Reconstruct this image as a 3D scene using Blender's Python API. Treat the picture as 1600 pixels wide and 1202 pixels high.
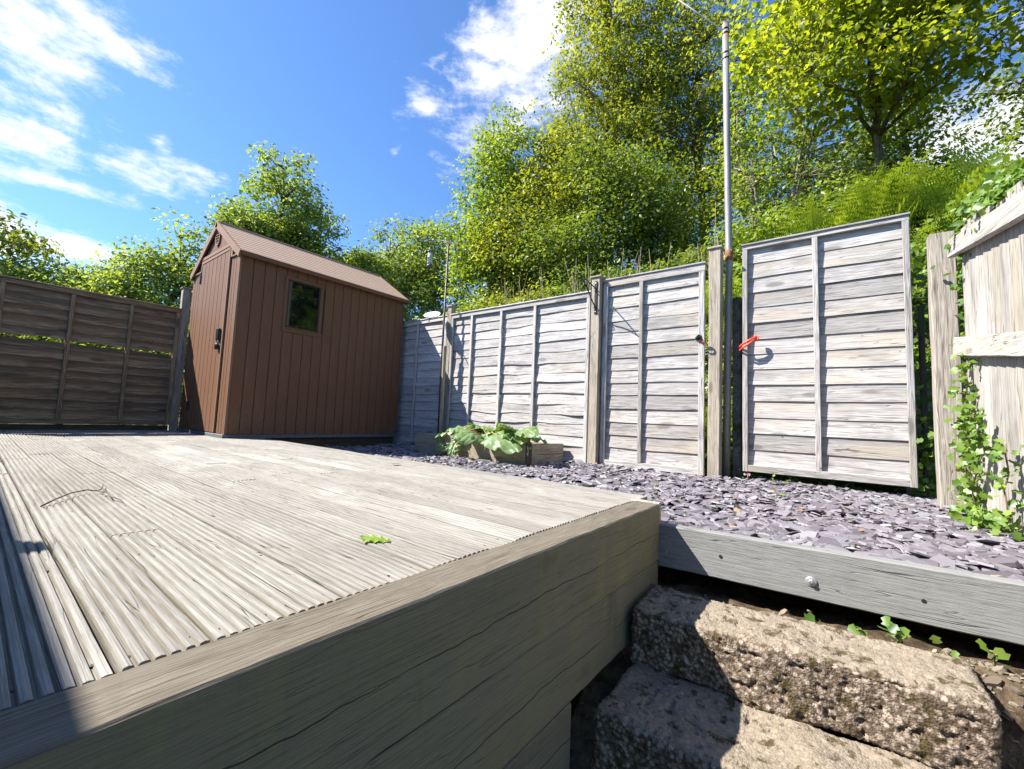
import bpy, bmesh, math, random
import numpy as np
from mathutils import Vector, Matrix

# ------------------------------------------------------------------ scene, camera, sky, sun
sc = bpy.context.scene
for o in list(bpy.data.objects):
    bpy.data.objects.remove(o)
COL = sc.collection
R = math.radians

cam_d = bpy.data.cameras.new('camera')
cam = bpy.data.objects.new('camera', cam_d)
COL.objects.link(cam)
cam_d.sensor_fit = 'HORIZONTAL'
cam_d.sensor_width = 36.0
cam_d.lens = 14.9035
cam_d.clip_start = 0.02
cam_d.clip_end = 2000.0
ax, ay, az = (0.61125, -0.79036, 0.04123), (-0.08782, -0.01596, 0.99601), (-0.78655, -0.61244, -0.07917)
cam.matrix_world = Matrix(((ax[0], ay[0], az[0], 0.0), (ax[1], ay[1], az[1], 0.0), (ax[2], ay[2], az[2], 0.30), (0, 0, 0, 1)))
sc.camera = cam

SUN = Vector((-0.75, 1.0, 1.28)).normalized()          # towards the sun
SUN_EL = math.asin(SUN.z)
SUN_AZ = math.atan2(SUN.x, SUN.y)                      # from +Y towards +X

world = bpy.data.worlds.new('World')
sc.world = world
world.use_nodes = True
wt = world.node_tree
wt.nodes.clear()
WN = wt.nodes.new


def wl(a, b):
    wt.links.new(a, b)


def wmath(op, a, b=None, clamp=False):
    n = WN('ShaderNodeMath'); n.operation = op; n.use_clamp = clamp
    for i, v in enumerate((a, b)):
        if v is None:
            continue
        if isinstance(v, (int, float)):
            n.inputs[i].default_value = v
        else:
            wl(v, n.inputs[i])
    return n.outputs[0]


def wvec(op, a, b=None, out=0):
    n = WN('ShaderNodeVectorMath'); n.operation = op
    for i, v in enumerate((a, b)):
        if v is None:
            continue
        if isinstance(v, (tuple, list, Vector)):
            n.inputs[i].default_value = v
        else:
            wl(v, n.inputs[i])
    return n.outputs[out]


sky = WN('ShaderNodeTexSky')
sky.sky_type = 'NISHITA'
sky.sun_disc = False
sky.sun_elevation = SUN_EL
sky.sun_rotation = SUN_AZ
sky.air_density = 1.0
sky.dust_density = 0.3
sky.ozone_density = 2.2
tc = WN('ShaderNodeTexCoord')
D = wvec('NORMALIZE', tc.outputs['Generated'])
# turbulence that frays the cloud edges
nz1 = WN('ShaderNodeTexNoise'); nz1.inputs['Scale'].default_value = 7.5; nz1.inputs['Detail'].default_value = 6; nz1.inputs['Roughness'].default_value = 0.62
wl(D, nz1.inputs['Vector'])
nz1.inputs['Distortion'].default_value = 0.4
mp = WN('ShaderNodeMapping'); mp.inputs['Scale'].default_value = (9, 9, 26); mp.inputs['Rotation'].default_value = (R(8), R(-12), 0)
wl(D, mp.inputs['Vector'])
nz2 = WN('ShaderNodeTexNoise'); nz2.inputs['Scale'].default_value = 1.0; nz2.inputs['Detail'].default_value = 5; nz2.inputs['Roughness'].default_value = 0.65
wl(mp.outputs[0], nz2.inputs['Vector'])
CLOUDS = [  # end, end, half thickness (directions on the sky), weight
    ((-0.045, 0.874, 0.484), (0.071, 0.848, 0.525), 0.075, 0.78),
    ((-0.001, 0.887, 0.463), (0.098, 0.869, 0.485), 0.050, 0.72),
    ((-0.045, 0.931, 0.362), (0.089, 0.909, 0.408), 0.066, 0.80),
    ((0.034, 0.927, 0.373), (0.194, 0.900, 0.389), 0.036, 0.95),
    ((-0.031, 0.945, 0.325), (0.146, 0.932, 0.331), 0.022, 0.85),
    ((-0.039, 0.974, 0.225), (0.049, 0.971, 0.233), 0.042, 1.3),
    ((0.055, 0.970, 0.235), (0.110, 0.961, 0.253), 0.028, 1.2),
    ((0.485, 0.491, 0.724), (0.521, 0.490, 0.699), 0.040, 0.85),
    ((0.583, 0.530, 0.616), (0.599, 0.358, 0.716), 0.100, 1.15),
    ((0.465, 0.604, 0.648), (0.496, 0.553, 0.670), 0.020, 0.62),
    ((0.473, 0.664, 0.579), (0.527, 0.589, 0.613), 0.024, 0.66),
    ((0.482, 0.706, 0.520), (0.494, 0.683, 0.539), 0.016, 0.6),
    ((0.149, 0.888, 0.434), (0.174, 0.886, 0.431), 0.020, 0.62),
    ((0.875, -0.134, 0.466), (0.868, -0.230, 0.440), 0.080, 1.1),
    ((0.80, -0.50, 0.30), (0.62, -0.74, 0.26), 0.10, 1.0),
    ((-0.50, 0.76, 0.42), (-0.22, 0.86, 0.46), 0.08, 1.0),
    ((-0.70, -0.55, 0.45), (-0.86, -0.20, 0.45), 0.09, 1.0),
    ((0.10, -0.90, 0.42), (-0.30, -0.85, 0.42), 0.09, 1.0),
]
acc = None
for a, b, th, wgt in CLOUDS:
    a = Vector(a); b = Vector(b)
    c = (a + b) / 2
    axis = (b - a).normalized(); hl = (b - a).length / 2 + th * 0.8
    v = wvec('SUBTRACT', D, tuple(c))
    al = wvec('DOT_PRODUCT', v, tuple(axis), 1)
    l2 = wvec('DOT_PRODUCT', v, v, 1)
    al2 = wmath('MULTIPLY', al, al)
    pr = wmath('MAXIMUM', wmath('SUBTRACT', l2, al2), 0.0)
    q = wmath('ADD', wmath('MULTIPLY', al2, 1 / hl ** 2), wmath('MULTIPLY', pr, 1 / th ** 2))
    s = wmath('SUBTRACT', wgt, wmath('MULTIPLY', wmath('SQRT', q), 0.75))
    acc = s if acc is None else wmath('MAXIMUM', acc, s)
acc = wmath('MAXIMUM', acc, -0.6)
nn = wmath('ADD', wmath('MULTIPLY', wmath('SUBTRACT', nz1.outputs[0], 0.53), 2.4), wmath('MULTIPLY', wmath('SUBTRACT', nz2.outputs[0], 0.5), 2.6))
dens = wmath('ADD', acc, nn)
mr = WN('ShaderNodeMapRange'); mr.interpolation_type = 'SMOOTHSTEP'
mr.inputs['From Min'].default_value = 0.05; mr.inputs['From Max'].default_value = 1.05
wl(dens, mr.inputs['Value'])
shade = WN('ShaderNodeMapRange')
shade.inputs['From Min'].default_value = 0.3; shade.inputs['From Max'].default_value = 1.5
shade.inputs['To Min'].default_value = 1.0; shade.inputs['To Max'].default_value = 0.86
wl(dens, shade.inputs['Value'])
ccol = WN('ShaderNodeMix'); ccol.data_type = 'RGBA'; ccol.blend_type = 'MULTIPLY'; ccol.inputs[0].default_value = 1
ccol.inputs[6].default_value = (5.4, 5.45, 5.55, 1)
cb = WN('ShaderNodeCombineColor')
for i in range(3):
    wl(shade.outputs[0], cb.inputs[i])
wl(cb.outputs[0], ccol.inputs[7])
mixs = WN('ShaderNodeMix'); mixs.data_type = 'RGBA'
wl(wmath('MULTIPLY', mr.outputs[0], 0.97), mixs.inputs[0])
skm = WN('ShaderNodeMix'); skm.data_type = 'RGBA'; skm.blend_type = 'MULTIPLY'; skm.inputs[0].default_value = 1
wl(sky.outputs[0], skm.inputs[6]); skm.inputs[7].default_value = (0.56, 0.78, 1.04, 1)
wl(skm.outputs[2], mixs.inputs[6])
wl(ccol.outputs[2], mixs.inputs[7])
bg = WN('ShaderNodeBackground'); bg.inputs['Strength'].default_value = 0.080
wl(mixs.outputs[2], bg.inputs['Color'])
wo = WN('ShaderNodeOutputWorld')
wl(bg.outputs[0], wo.inputs[0])

sun_d = bpy.data.lights.new('sun', 'SUN')
sun_d.energy = 4.4
sun_d.angle = R(0.53)
sun_d.color = (1.0, 0.955, 0.88)
sun_o = bpy.data.objects.new('sun', sun_d)
COL.objects.link(sun_o)
sun_o.rotation_euler = (-SUN).to_track_quat('-Z', 'Y').to_euler()
sun_o.location = (-6, 10, 13)

vs = sc.view_settings
vs.view_transform = 'Standard'
vs.look = 'None'
vs.gamma = 1.0
vs.use_curve_mapping = False
vs.exposure = 1.62


# ------------------------------------------------------------------ numeric helpers
def hash3(ix, iy, iz, seed):
    h = (ix.astype(np.int64) * 374761393 + iy.astype(np.int64) * 668265263 + iz.astype(np.int64) * 2147483647 + seed * 974711) & 0xFFFFFFFF
    h = ((h ^ (h >> 13)) * 1274126177) & 0xFFFFFFFF
    h = ((h ^ (h >> 16)) * 2246822519) & 0xFFFFFFFF
    return ((h ^ (h >> 15)) & 0xFFFFFF) / float(0xFFFFFF)


def vnoise(P, seed=0):
    P = np.asarray(P, float)
    i = np.floor(P).astype(np.int64); f = P - i
    u = f * f * (3 - 2 * f)
    out = 0
    for dx in (0, 1):
        for dy in (0, 1):
            for dz in (0, 1):
                w = (u[:, 0] if dx else 1 - u[:, 0]) * (u[:, 1] if dy else 1 - u[:, 1]) * (u[:, 2] if dz else 1 - u[:, 2])
                out = out + w * hash3(i[:, 0] + dx, i[:, 1] + dy, i[:, 2] + dz, seed)
    return out


def fbm(P, octaves=4, seed=0):
    a, s, t = 0.5, 0, 0
    P = np.asarray(P, float)
    for k in range(octaves):
        s = s + a * vnoise(P * 2 ** k + k * 17.3, seed + k); t += a; a *= 0.5
    return s / t - 0.5


def worley(P, seed=0):
    P = np.asarray(P, float)
    i = np.floor(P).astype(np.int64)
    f1 = np.full(len(P), 9.0); f2 = np.full(len(P), 9.0); idv = np.zeros(len(P))
    for dx in (-1, 0, 1):
        for dy in (-1, 0, 1):
            for dz in (-1, 0, 1):
                c = i + (dx, dy, dz)
                h = [hash3(c[:, 0], c[:, 1], c[:, 2], seed + k) for k in range(3)]
                d = np.sqrt(sum((c[:, k] + h[k] - P[:, k]) ** 2 for k in range(3)))
                near = d < f1
                f2 = np.where(near, f1, np.minimum(f2, d))
                idv = np.where(near, hash3(c[:, 0], c[:, 1], c[:, 2], seed + 9), idv)
                f1 = np.where(near, d, f1)
    return f1, f2, idv


def link(o, parent=None):
    COL.objects.link(o)
    if parent is not None:
        o.parent = parent
    return o


def mesh_np(name, V, F, mat, parent=None, smooth=False, attr=None):
    """V: n x 3, F: list of polygons or m x k array"""
    me = bpy.data.meshes.new(name)
    V = np.asarray(V, np.float32)
    if isinstance(F, np.ndarray):
        m, k = F.shape
        me.vertices.add(len(V)); me.vertices.foreach_set('co', V.ravel())
        me.loops.add(m * k); me.loops.foreach_set('vertex_index', F.astype(np.int32).ravel())
        me.polygons.add(m); me.polygons.foreach_set('loop_start', np.arange(0, m * k, k, dtype=np.int32))
        me.update(calc_edges=True)
    else:
        me.from_pydata(V.tolist(), [], F)
        me.update()
    if attr is not None:
        a = me.attributes.new('tone', 'FLOAT', 'POINT')
        a.data.foreach_set('value', np.asarray(attr, np.float32))
    if smooth:
        me.polygons.foreach_set('use_smooth', np.ones(len(me.polygons), bool))
    if mat is not None:
        me.materials.append(mat)
    return link(bpy.data.objects.new(name, me), parent)


def empty(name, loc, rz=0.0):
    o = bpy.data.objects.new(name, None)
    o.empty_display_size = 0.1
    COL.objects.link(o)
    o.location = loc
    o.rotation_euler = (0, 0, rz)
    return o


def tag(o, label=None, cat=None, group=None, kind=None):
    if label: o['label'] = label
    if cat: o['category'] = cat
    if group: o['group'] = group
    if kind: o['kind'] = kind
    return o


class MB:
    def __init__(self):
        self.v = []; self.f = []; self.t = []

    def add(self, V, F, tone=0.5):
        n = len(self.v)
        self.v += [tuple(p) for p in V]
        self.f += [tuple(i + n for i in q) for q in F]
        self.t += [tone] * len(V)

    def box(self, x0, x1, y0, y1, z0, z1):
        self.add([(x0, y0, z0), (x1, y0, z0), (x1, y1, z0), (x0, y1, z0), (x0, y0, z1), (x1, y0, z1), (x1, y1, z1), (x0, y1, z1)],
                 [(0, 3, 2, 1), (4, 5, 6, 7), (0, 1, 5, 4), (1, 2, 6, 5), (2, 3, 7, 6), (3, 0, 4, 7)])

    def bbox(self, x0, x1, y0, y1, z0, z1, b=0.003):
        V, F = bev_box(x1 - x0, y1 - y0, z1 - z0, b)
        c = ((x0 + x1) / 2, (y0 + y1) / 2, (z0 + z1) / 2)
        self.add([(p[0] + c[0], p[1] + c[1], p[2] + c[2]) for p in V], F)

    def tube(self, pts, rad, sides=6, cap=True, tone=0.5):
        pts = [Vector(p) for p in pts]
        if isinstance(rad, (int, float)):
            rad = [rad] * len(pts)
        n = len(self.v)
        ref = None
        for i, p in enumerate(pts):
            d = (pts[min(i + 1, len(pts) - 1)] - pts[max(i - 1, 0)])
            if d.length < 1e-9: d = Vector((0, 0, 1))
            d.normalize()
            if ref is None:
                ref = Vector((1, 0, 0)) if abs(d.x) < 0.8 else Vector((0, 1, 0))
            u = (ref - d * ref.dot(d)).normalized(); w = d.cross(u); ref = u
            for k in range(sides):
                a = 2 * math.pi * k / sides
                self.v.append(tuple(p + (u * math.cos(a) + w * math.sin(a)) * rad[i]))
                self.t.append(tone)
        for i in range(len(pts) - 1):
            for k in range(sides):
                a = n + i * sides + k; b = n + i * sides + (k + 1) % sides
                self.f.append((a, b, b + sides, a + sides))
        if cap:
            self.f.append(tuple(n + k for k in range(sides))[::-1])
            m = n + (len(pts) - 1) * sides
            self.f.append(tuple(m + k for k in range(sides)))

    def lathe(self, c, prof, sides=16, axis='z'):
        n = len(self.v)
        for r, h in prof:
            for k in range(sides):
                a = 2 * math.pi * k / sides
                q = (r * math.cos(a), r * math.sin(a), h)
                if axis == 'x': q = (h, r * math.cos(a), r * math.sin(a))
                if axis == 'y': q = (r * math.sin(a), h, r * math.cos(a))
                self.v.append((c[0] + q[0], c[1] + q[1], c[2] + q[2])); self.t.append(0.5)
        for i in range(len(prof) - 1):
            for k in range(sides):
                a = n + i * sides + k; b = n + i * sides + (k + 1) % sides
                self.f.append((a, b, b + sides, a + sides))
        self.f.append(tuple(n + k for k in range(sides))[::-1])
        m = n + (len(prof) - 1) * sides
        self.f.append(tuple(m + k for k in range(sides)))

    def build(self, name, mat, parent=None, smooth=False):
        return mesh_np(name, self.v, self.f, mat, parent, smooth, self.t)


_bb = {}


def bev_box(sx, sy, sz, b):
    key = (round(sx, 4), round(sy, 4), round(sz, 4), round(b, 4))
    if key not in _bb:
        bm = bmesh.new()
        bmesh.ops.create_cube(bm, size=1.0)
        for v in bm.verts:
            v.co = (v.co.x * sx, v.co.y * sy, v.co.z * sz)
        bmesh.ops.bevel(bm, geom=bm.edges[:], offset=min(b, 0.45 * min(sx, sy, sz)), segments=1, affect='EDGES')
        bm.verts.index_update()
        _bb[key] = ([tuple(v.co) for v in bm.verts], [tuple(v.index for v in f.verts) for f in bm.faces])
        bm.free()
    return _bb[key]


def beam_vf(p0, p1, w, h, seed=0, N=8, bev=0.005, amp=0.0015, up=(0, 0, 1), freq=9.0, taper=1.0):
    """timber with slightly worn, uneven edges; w across, h along 'up'"""
    p0 = np.array(p0, float); p1 = np.array(p1, float)
    d = p1 - p0; L = np.linalg.norm(d); d /= L
    up = np.array(up, float); up = up - d * (up @ d); up /= np.linalg.norm(up)
    s = np.cross(d, up)
    a, b = w / 2, h / 2
    prof = [(-a + bev, -b), (a - bev, -b), (a, -b + bev), (a, b - bev), (a - bev, b), (-a + bev, b), (-a, b - bev), (-a, -b + bev)]
    ts = np.linspace(0, 1, N + 1)
    V = []
    for t in ts:
        for (x, y) in prof:
            V.append(p0 + d * L * t + s * x + up * y)
    V = np.array(V)
    k = np.array(V) * freq + seed * 3.7
    n1 = np.stack([fbm(k + 11.0 * j, 3, seed + 5 * j) for j in range(3)], 1)
    V = V + n1 * amp * 2
    F = []
    for i in range(N):
        for k in range(8):
            a0 = i * 8 + k; b0 = i * 8 + (k + 1) % 8
            F.append((a0, a0 + 8, b0 + 8, b0))
    F.append(tuple(range(8)))
    F.append(tuple(N * 8 + k for k in range(8))[::-1])
    return V, F


def beam(name, p0, p1, w, h, mat, parent=None, **kw):
    V, F = beam_vf(p0, p1, w, h, **kw)
    o = mesh_np(name, V, F, mat, parent)
    fix_normals(o)
    return o


def fix_normals(o):
    bm = bmesh.new(); bm.from_mesh(o.data)
    bmesh.ops.recalc_face_normals(bm, faces=bm.faces[:])
    bm.to_mesh(o.data); bm.free()


# ------------------------------------------------------------------ materials
class NT:
    def __init__(self, name):
        self.m = bpy.data.materials.new(name)
        self.m.use_nodes = True
        self.t = self.m.node_tree
        self.t.nodes.clear()
        self.out = self.t.nodes.new('ShaderNodeOutputMaterial')

    def n(self, kind, **kw):
        n = self.t.nodes.new('ShaderNode' + kind)
        for k, v in kw.items():
            setattr(n, k, v)
        return n

    def put(self, sock, v):
        if v is None: return
        if isinstance(v, bpy.types.NodeSocket):
            self.t.links.new(v, sock)
        elif isinstance(v, (tuple, list)):
            if sock.type == 'RGBA' and len(v) == 3: v = (*v, 1)
            sock.default_value = v
        else:
            sock.default_value = v

    def math(self, op, a, b=None, clamp=False):
        n = self.n('Math', operation=op, use_clamp=clamp)
        self.put(n.inputs[0], a); self.put(n.inputs[1], b)
        return n.outputs[0]

    def mix(self, f, a, b, mode='MIX'):
        n = self.n('Mix', data_type='RGBA', blend_type=mode)
        self.put(n.inputs[0], f); self.put(n.inputs[6], a); self.put(n.inputs[7], b)
        return n.outputs[2]

    def rng(self, v, a, b, c=0.0, d=1.0, smooth=True):
        n = self.n('MapRange', interpolation_type='SMOOTHSTEP' if smooth else 'LINEAR')
        self.put(n.inputs[0], v); n.inputs[1].default_value = a; n.inputs[2].default_value = b
        n.inputs[3].default_value = c; n.inputs[4].default_value = d
        return n.outputs[0]

    def noise(self, vec, scale, detail=5, rough=0.6, dist=0.0):
        n = self.n('TexNoise')
        self.put(n.inputs['Vector'], vec); n.inputs['Scale'].default_value = scale
        n.inputs['Detail'].default_value = detail; n.inputs['Roughness'].default_value = rough; n.inputs['Distortion'].default_value = dist
        return n.outputs[0]

    def voro(self, vec, scale, out='Distance', feature='F1'):
        n = self.n('TexVoronoi', feature=feature)
        self.put(n.inputs['Vector'], vec); n.inputs['Scale'].default_value = scale
        return n.outputs[out]

    def vmap(self, vec, scale=(1, 1, 1), loc=(0, 0, 0)):
        n = self.n('Mapping')
        self.put(n.inputs[0], vec); n.inputs['Scale'].default_value = scale; n.inputs['Location'].default_value = loc
        return n.outputs[0]

    def coords(self, vary=True):
        t = self.n('TexCoord').outputs['Object']
        if not vary: return t
        r = self.n('ObjectInfo').outputs['Random']
        v = self.n('VectorMath', operation='SCALE'); v.inputs[0].default_value = (17.0, 23.0, 31.0); self.put(v.inputs[3], r)
        a = self.n('VectorMath', operation='ADD')
        self.put(a.inputs[0], t); self.put(a.inputs[1], v.outputs[0])
        return a.outputs[0]

    def bump(self, h, strength, dist=0.01, normal=None):
        n = self.n('Bump'); self.put(n.inputs['Height'], h)
        n.inputs['Strength'].default_value = strength; n.inputs['Distance'].default_value = dist
        if normal is not None: self.put(n.inputs['Normal'], normal)
        return n.outputs[0]

    def principled(self, col, rough=0.7, metal=0.0, normal=None, spec=None, **kw):
        p = self.n('BsdfPrincipled')
        self.put(p.inputs['Base Color'], col); self.put(p.inputs['Roughness'], rough); self.put(p.inputs['Metallic'], metal)
        if spec is not None: self.put(p.inputs['Specular IOR Level'], spec)
        if normal is not None: self.put(p.inputs['Normal'], normal)
        for k, v in kw.items(): self.put(p.inputs[k], v)
        self.t.links.new(p.outputs[0], self.out.inputs[0])
        return self.m


_w = {}
WOODS = {  # pale, mid, dark, stain, knots, fineness
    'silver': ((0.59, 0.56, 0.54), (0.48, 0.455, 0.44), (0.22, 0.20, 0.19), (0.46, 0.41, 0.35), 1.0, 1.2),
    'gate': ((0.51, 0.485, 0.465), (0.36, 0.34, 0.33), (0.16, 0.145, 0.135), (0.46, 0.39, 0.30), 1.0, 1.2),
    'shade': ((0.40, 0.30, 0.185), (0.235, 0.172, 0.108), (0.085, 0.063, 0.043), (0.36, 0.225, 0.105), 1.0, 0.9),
    'post': ((0.43, 0.385, 0.315), (0.33, 0.285, 0.225), (0.17, 0.135, 0.10), (0.29, 0.27, 0.18), 1.0, 1.0),
    'oldpost': ((0.40, 0.36, 0.31), (0.29, 0.255, 0.215), (0.12, 0.10, 0.08), (0.34, 0.29, 0.22), 1.0, 1.0),
    'deck': ((0.295, 0.280, 0.252), (0.245, 0.230, 0.204), (0.170, 0.156, 0.134), (0.385, 0.372, 0.345), 0.12, 3.0),
    'beam': ((0.195, 0.168, 0.130), (0.145, 0.122, 0.092), (0.075, 0.059, 0.044), (0.25, 0.222, 0.185), 0.9, 4.0),
    'sleeper': ((0.215, 0.194, 0.130), (0.195, 0.175, 0.117), (0.155, 0.137, 0.092), (0.215, 0.190, 0.092), 0.9, 4.0),
    'curb': ((0.235, 0.235, 0.228), (0.205, 0.205, 0.198), (0.145, 0.145, 0.14), (0.225, 0.218, 0.175), 0.8, 3.0),
    'rail': ((0.45, 0.42, 0.385), (0.34, 0.315, 0.285), (0.16, 0.14, 0.12), (0.42, 0.37, 0.29), 1.0, 1.3),
    'board': ((0.43, 0.405, 0.37), (0.33, 0.305, 0.28), (0.17, 0.15, 0.13), (0.34, 0.30, 0.21), 0.7, 1.0),
    'planter': ((0.44, 0.38, 0.285), (0.33, 0.275, 0.20), (0.16, 0.125, 0.085), (0.28, 0.26, 0.17), 0.8, 1.2),
    'dark': ((0.10, 0.085, 0.06), (0.06, 0.05, 0.036), (0.025, 0.02, 0.016), (0.09, 0.09, 0.05), 0.5, 1.0),
}


def wood(kind, axis):
    key = (kind, axis)
    if key in _w: return _w[key]
    pale, mid, dark, stain, kn, fine = WOODS[kind]
    T = NT('wood_%s_%s' % (kind, axis))
    c = T.coords()
    i = 'xyz'.index(axis)

    def sc3(along, across):
        s = [across] * 3; s[i] = along; return tuple(s)
    warp = T.n('VectorMath', operation='ADD')
    wn = T.n('TexNoise'); T.put(wn.inputs['Vector'], T.vmap(c, sc3(2.0, 7.0))); wn.inputs['Scale'].default_value = 1.0; wn.inputs['Detail'].default_value = 1
    ws = T.n('VectorMath', operation='SCALE'); T.put(ws.inputs[0], wn.outputs['Color']); ws.inputs[3].default_value = 0.03 / fine ** 1.5
    T.put(warp.inputs[0], c); T.put(warp.inputs[1], ws.outputs[0])
    cw = warp.outputs[0]
    g1 = T.noise(T.vmap(cw, sc3(2.2 * fine ** 0.6, 62 * fine)), 1.0, 4, 0.62)
    g2 = T.noise(T.vmap(cw, sc3(6.0 * fine ** 0.6, 240 * fine ** 0.8)), 1.0, 2, 0.6)
    blot = T.noise(T.vmap(c, sc3(2.4, 9.0)), 1.0, 3, 0.65)
    blot2 = T.noise(T.vmap(c, sc3(1.1, 3.0), (5, 3, 9)), 1.0, 2, 0.6)
    col = T.mix(T.rng(g1, 0.18 if kind == 'deck' else 0.30, 0.68 if kind == 'deck' else 0.62), dark, mid)
    col = T.mix(T.rng(g2, 0.40, 0.66), col, pale)
    col = T.mix(T.math('MULTIPLY', T.rng(blot2, 0.5, 0.72), 0.6), col, stain)
    col = T.mix(T.math('MULTIPLY', T.rng(blot, 0.52, 0.74), 0.22 if kind == 'deck' else 0.5), col, dark)
    kv = T.voro(T.vmap(cw, sc3(2.2, 7.0), (3, 1, 4)), 1.0)
    big = kind in ('shade', 'silver', 'gate')
    ksp = T.math('MULTIPLY', T.rng(kv, 0.09 if big else 0.075, 0.18 if big else 0.14, 1.0, 0.0), kn * 0.8)
    ring = T.math('MULTIPLY', T.rng(kv, 0.12, 0.26, 1.0, 0.0), kn * 0.3)
    col = T.mix(ring, col, mid)
    col = T.mix(ksp, col, dark)
    # weather checks: thin splits along the grain
    ck = T.noise(T.vmap(cw, sc3(1.3, 48), (7, 2, 5)), 1.0, 1, 0.5)
    crack = T.math('MULTIPLY', T.rng(T.math('ABSOLUTE', T.math('SUBTRACT', ck, 0.5)), 0.0, 0.012, 1.0, 0.0), T.rng(blot2, 0.36, 0.52))
    col = T.mix(T.math('MULTIPLY', crack, 0.35 if kind == 'deck' else 0.15 if kind == 'sleeper' else 0.7), col, tuple(x * 0.4 for x in dark))
    if kind in ('shade', 'silver', 'gate') and axis == 'x':   # each slat darkens from its lower lip towards the top
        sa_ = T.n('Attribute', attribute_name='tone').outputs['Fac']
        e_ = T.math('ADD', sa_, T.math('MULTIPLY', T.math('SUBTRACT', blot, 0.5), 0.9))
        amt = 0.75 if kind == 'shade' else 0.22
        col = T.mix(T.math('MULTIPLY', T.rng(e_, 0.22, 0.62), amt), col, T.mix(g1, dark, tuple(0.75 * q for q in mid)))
    if kind == 'sleeper':   # algae running down the stained face
        al = T.noise(T.vmap(c, (12.0, 12.0, 2.2), (1, 2, 3)), 1.0, 5, 0.65)
        pt = T.noise(T.vmap(c, (1.6, 1.6, 1.6), (4, 2, 8)), 1.0, 3, 0.6)
        col = T.mix(T.math('MULTIPLY', T.rng(al, 0.42, 0.8), T.rng(pt, 0.4, 0.65, 0.0, 0.75)), col, (0.255, 0.232, 0.088))
        dk = T.noise(T.vmap(c, (11.0, 11.0, 1.5), (9, 5, 1)), 1.0, 4, 0.65)
        col = T.mix(T.math('MULTIPLY', T.rng(dk, 0.58, 0.75), 0.6), col, (0.085, 0.068, 0.047))
    if kind in ('silver', 'gate', 'board', 'rail'):   # green and brown weather stains
        ws_ = T.noise(T.vmap(c, (3.0, 3.0, 2.0), (2, 7, 4)), 1.0, 4, 0.65)
        col = T.mix(T.math('MULTIPLY', T.rng(ws_, 0.54, 0.75), 0.5), col, (0.30, 0.275, 0.20))
    if kind == 'deck':   # trodden grey grime and bleached patches across the boards
        cg = T.coords(False)
        gr = T.noise(T.vmap(cg, (3.0, 1.3, 1.0), (2, 4, 0)), 1.0, 6, 0.68)
        col = T.mix(T.math('MULTIPLY', T.rng(gr, 0.46, 0.68), 0.42), col, (0.135, 0.122, 0.098))
        wp = T.noise(T.vmap(cg, (2.2, 1.6, 1.0), (8, 1, 0)), 1.0, 6, 0.68)
        col = T.mix(T.math('MULTIPLY', T.rng(wp, 0.56, 0.70), 0.5), col, (0.40, 0.388, 0.36))
    if kind == 'deck':   # dirt packed into the grooves
        ga = T.n('Attribute', attribute_name='tone').outputs['Fac']
        dn = T.noise(T.vmap(c, sc3(7.0, 60.0)), 1.0, 4, 0.6)
        col = T.mix(T.math('MULTIPLY', T.math('MULTIPLY', ga, T.rng(dn, 0.25, 0.55)), 0.65), col, T.mix(blot2, (0.075, 0.058, 0.04), (0.14, 0.115, 0.06)))
    if kind == 'sleeper':   # long drying splits, one along each timber
        c0 = T.coords(False)
        xyz = T.n('SeparateXYZ'); T.put(xyz.inputs[0], c0)
        wob = T.noise(T.vmap(c0, (4.0, 0.0, 0.0)), 1.0, 3, 0.6)
        gate_ = T.rng(T.noise(T.vmap(c0, (1.7, 0.0, 0.0), (3.3, 0, 0)), 1.0, 2, 0.5), 0.40, 0.50)
        for zc in (0.497, 0.285, 0.112):
            ln = T.math('ABSOLUTE', T.math('SUBTRACT', xyz.outputs[2], T.math('ADD', T.math('MULTIPLY', wob, 0.05), zc - 0.025)))
            sp_ = T.math('MULTIPLY', T.rng(ln, 0.0004, 0.0018, 1.0, 0.0), gate_)
            crack = T.math('MAXIMUM', crack, sp_)
            col = T.mix(T.math('MULTIPLY', sp_, 0.85), col, (0.025, 0.02, 0.015))
    rv = T.rng(T.n('ObjectInfo').outputs['Random'], 0, 1, 0.89 if kind == 'deck' else 0.76, 1.07 if kind == 'deck' else 1.12, False)
    hsv = T.n('HueSaturation'); T.put(hsv.inputs['Value'], rv); T.put(hsv.inputs['Color'], col)
    hgt = T.math('SUBTRACT', T.math('ADD', T.math('MULTIPLY', g1, 0.6), T.math('MULTIPLY', g2, 0.4)), T.math('MULTIPLY', crack, 1.2))
    nb = T.bump(hgt, 0.55, 0.004)
    _w[key] = T.principled(hsv.outputs[0], T.rng(g1, 0.2, 0.8, 0.9, 0.72), normal=nb, spec=0.25)
    return _w[key]


def plain(name, col, rough=0.5, metal=0.0, spec=None, var=0.15, scale=40.0, bump=0.0):
    T = NT(name)
    c = T.coords()
    n = T.noise(c, scale, 5, 0.6)
    col2 = T.mix(T.rng(n, 0.3, 0.7), tuple(x * (1 - var) for x in col), tuple(min(1, x * (1 + var)) for x in col))
    nb = T.bump(n, bump, 0.003) if bump else None
    return T.principled(col2, rough, metal, nb, spec)


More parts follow.
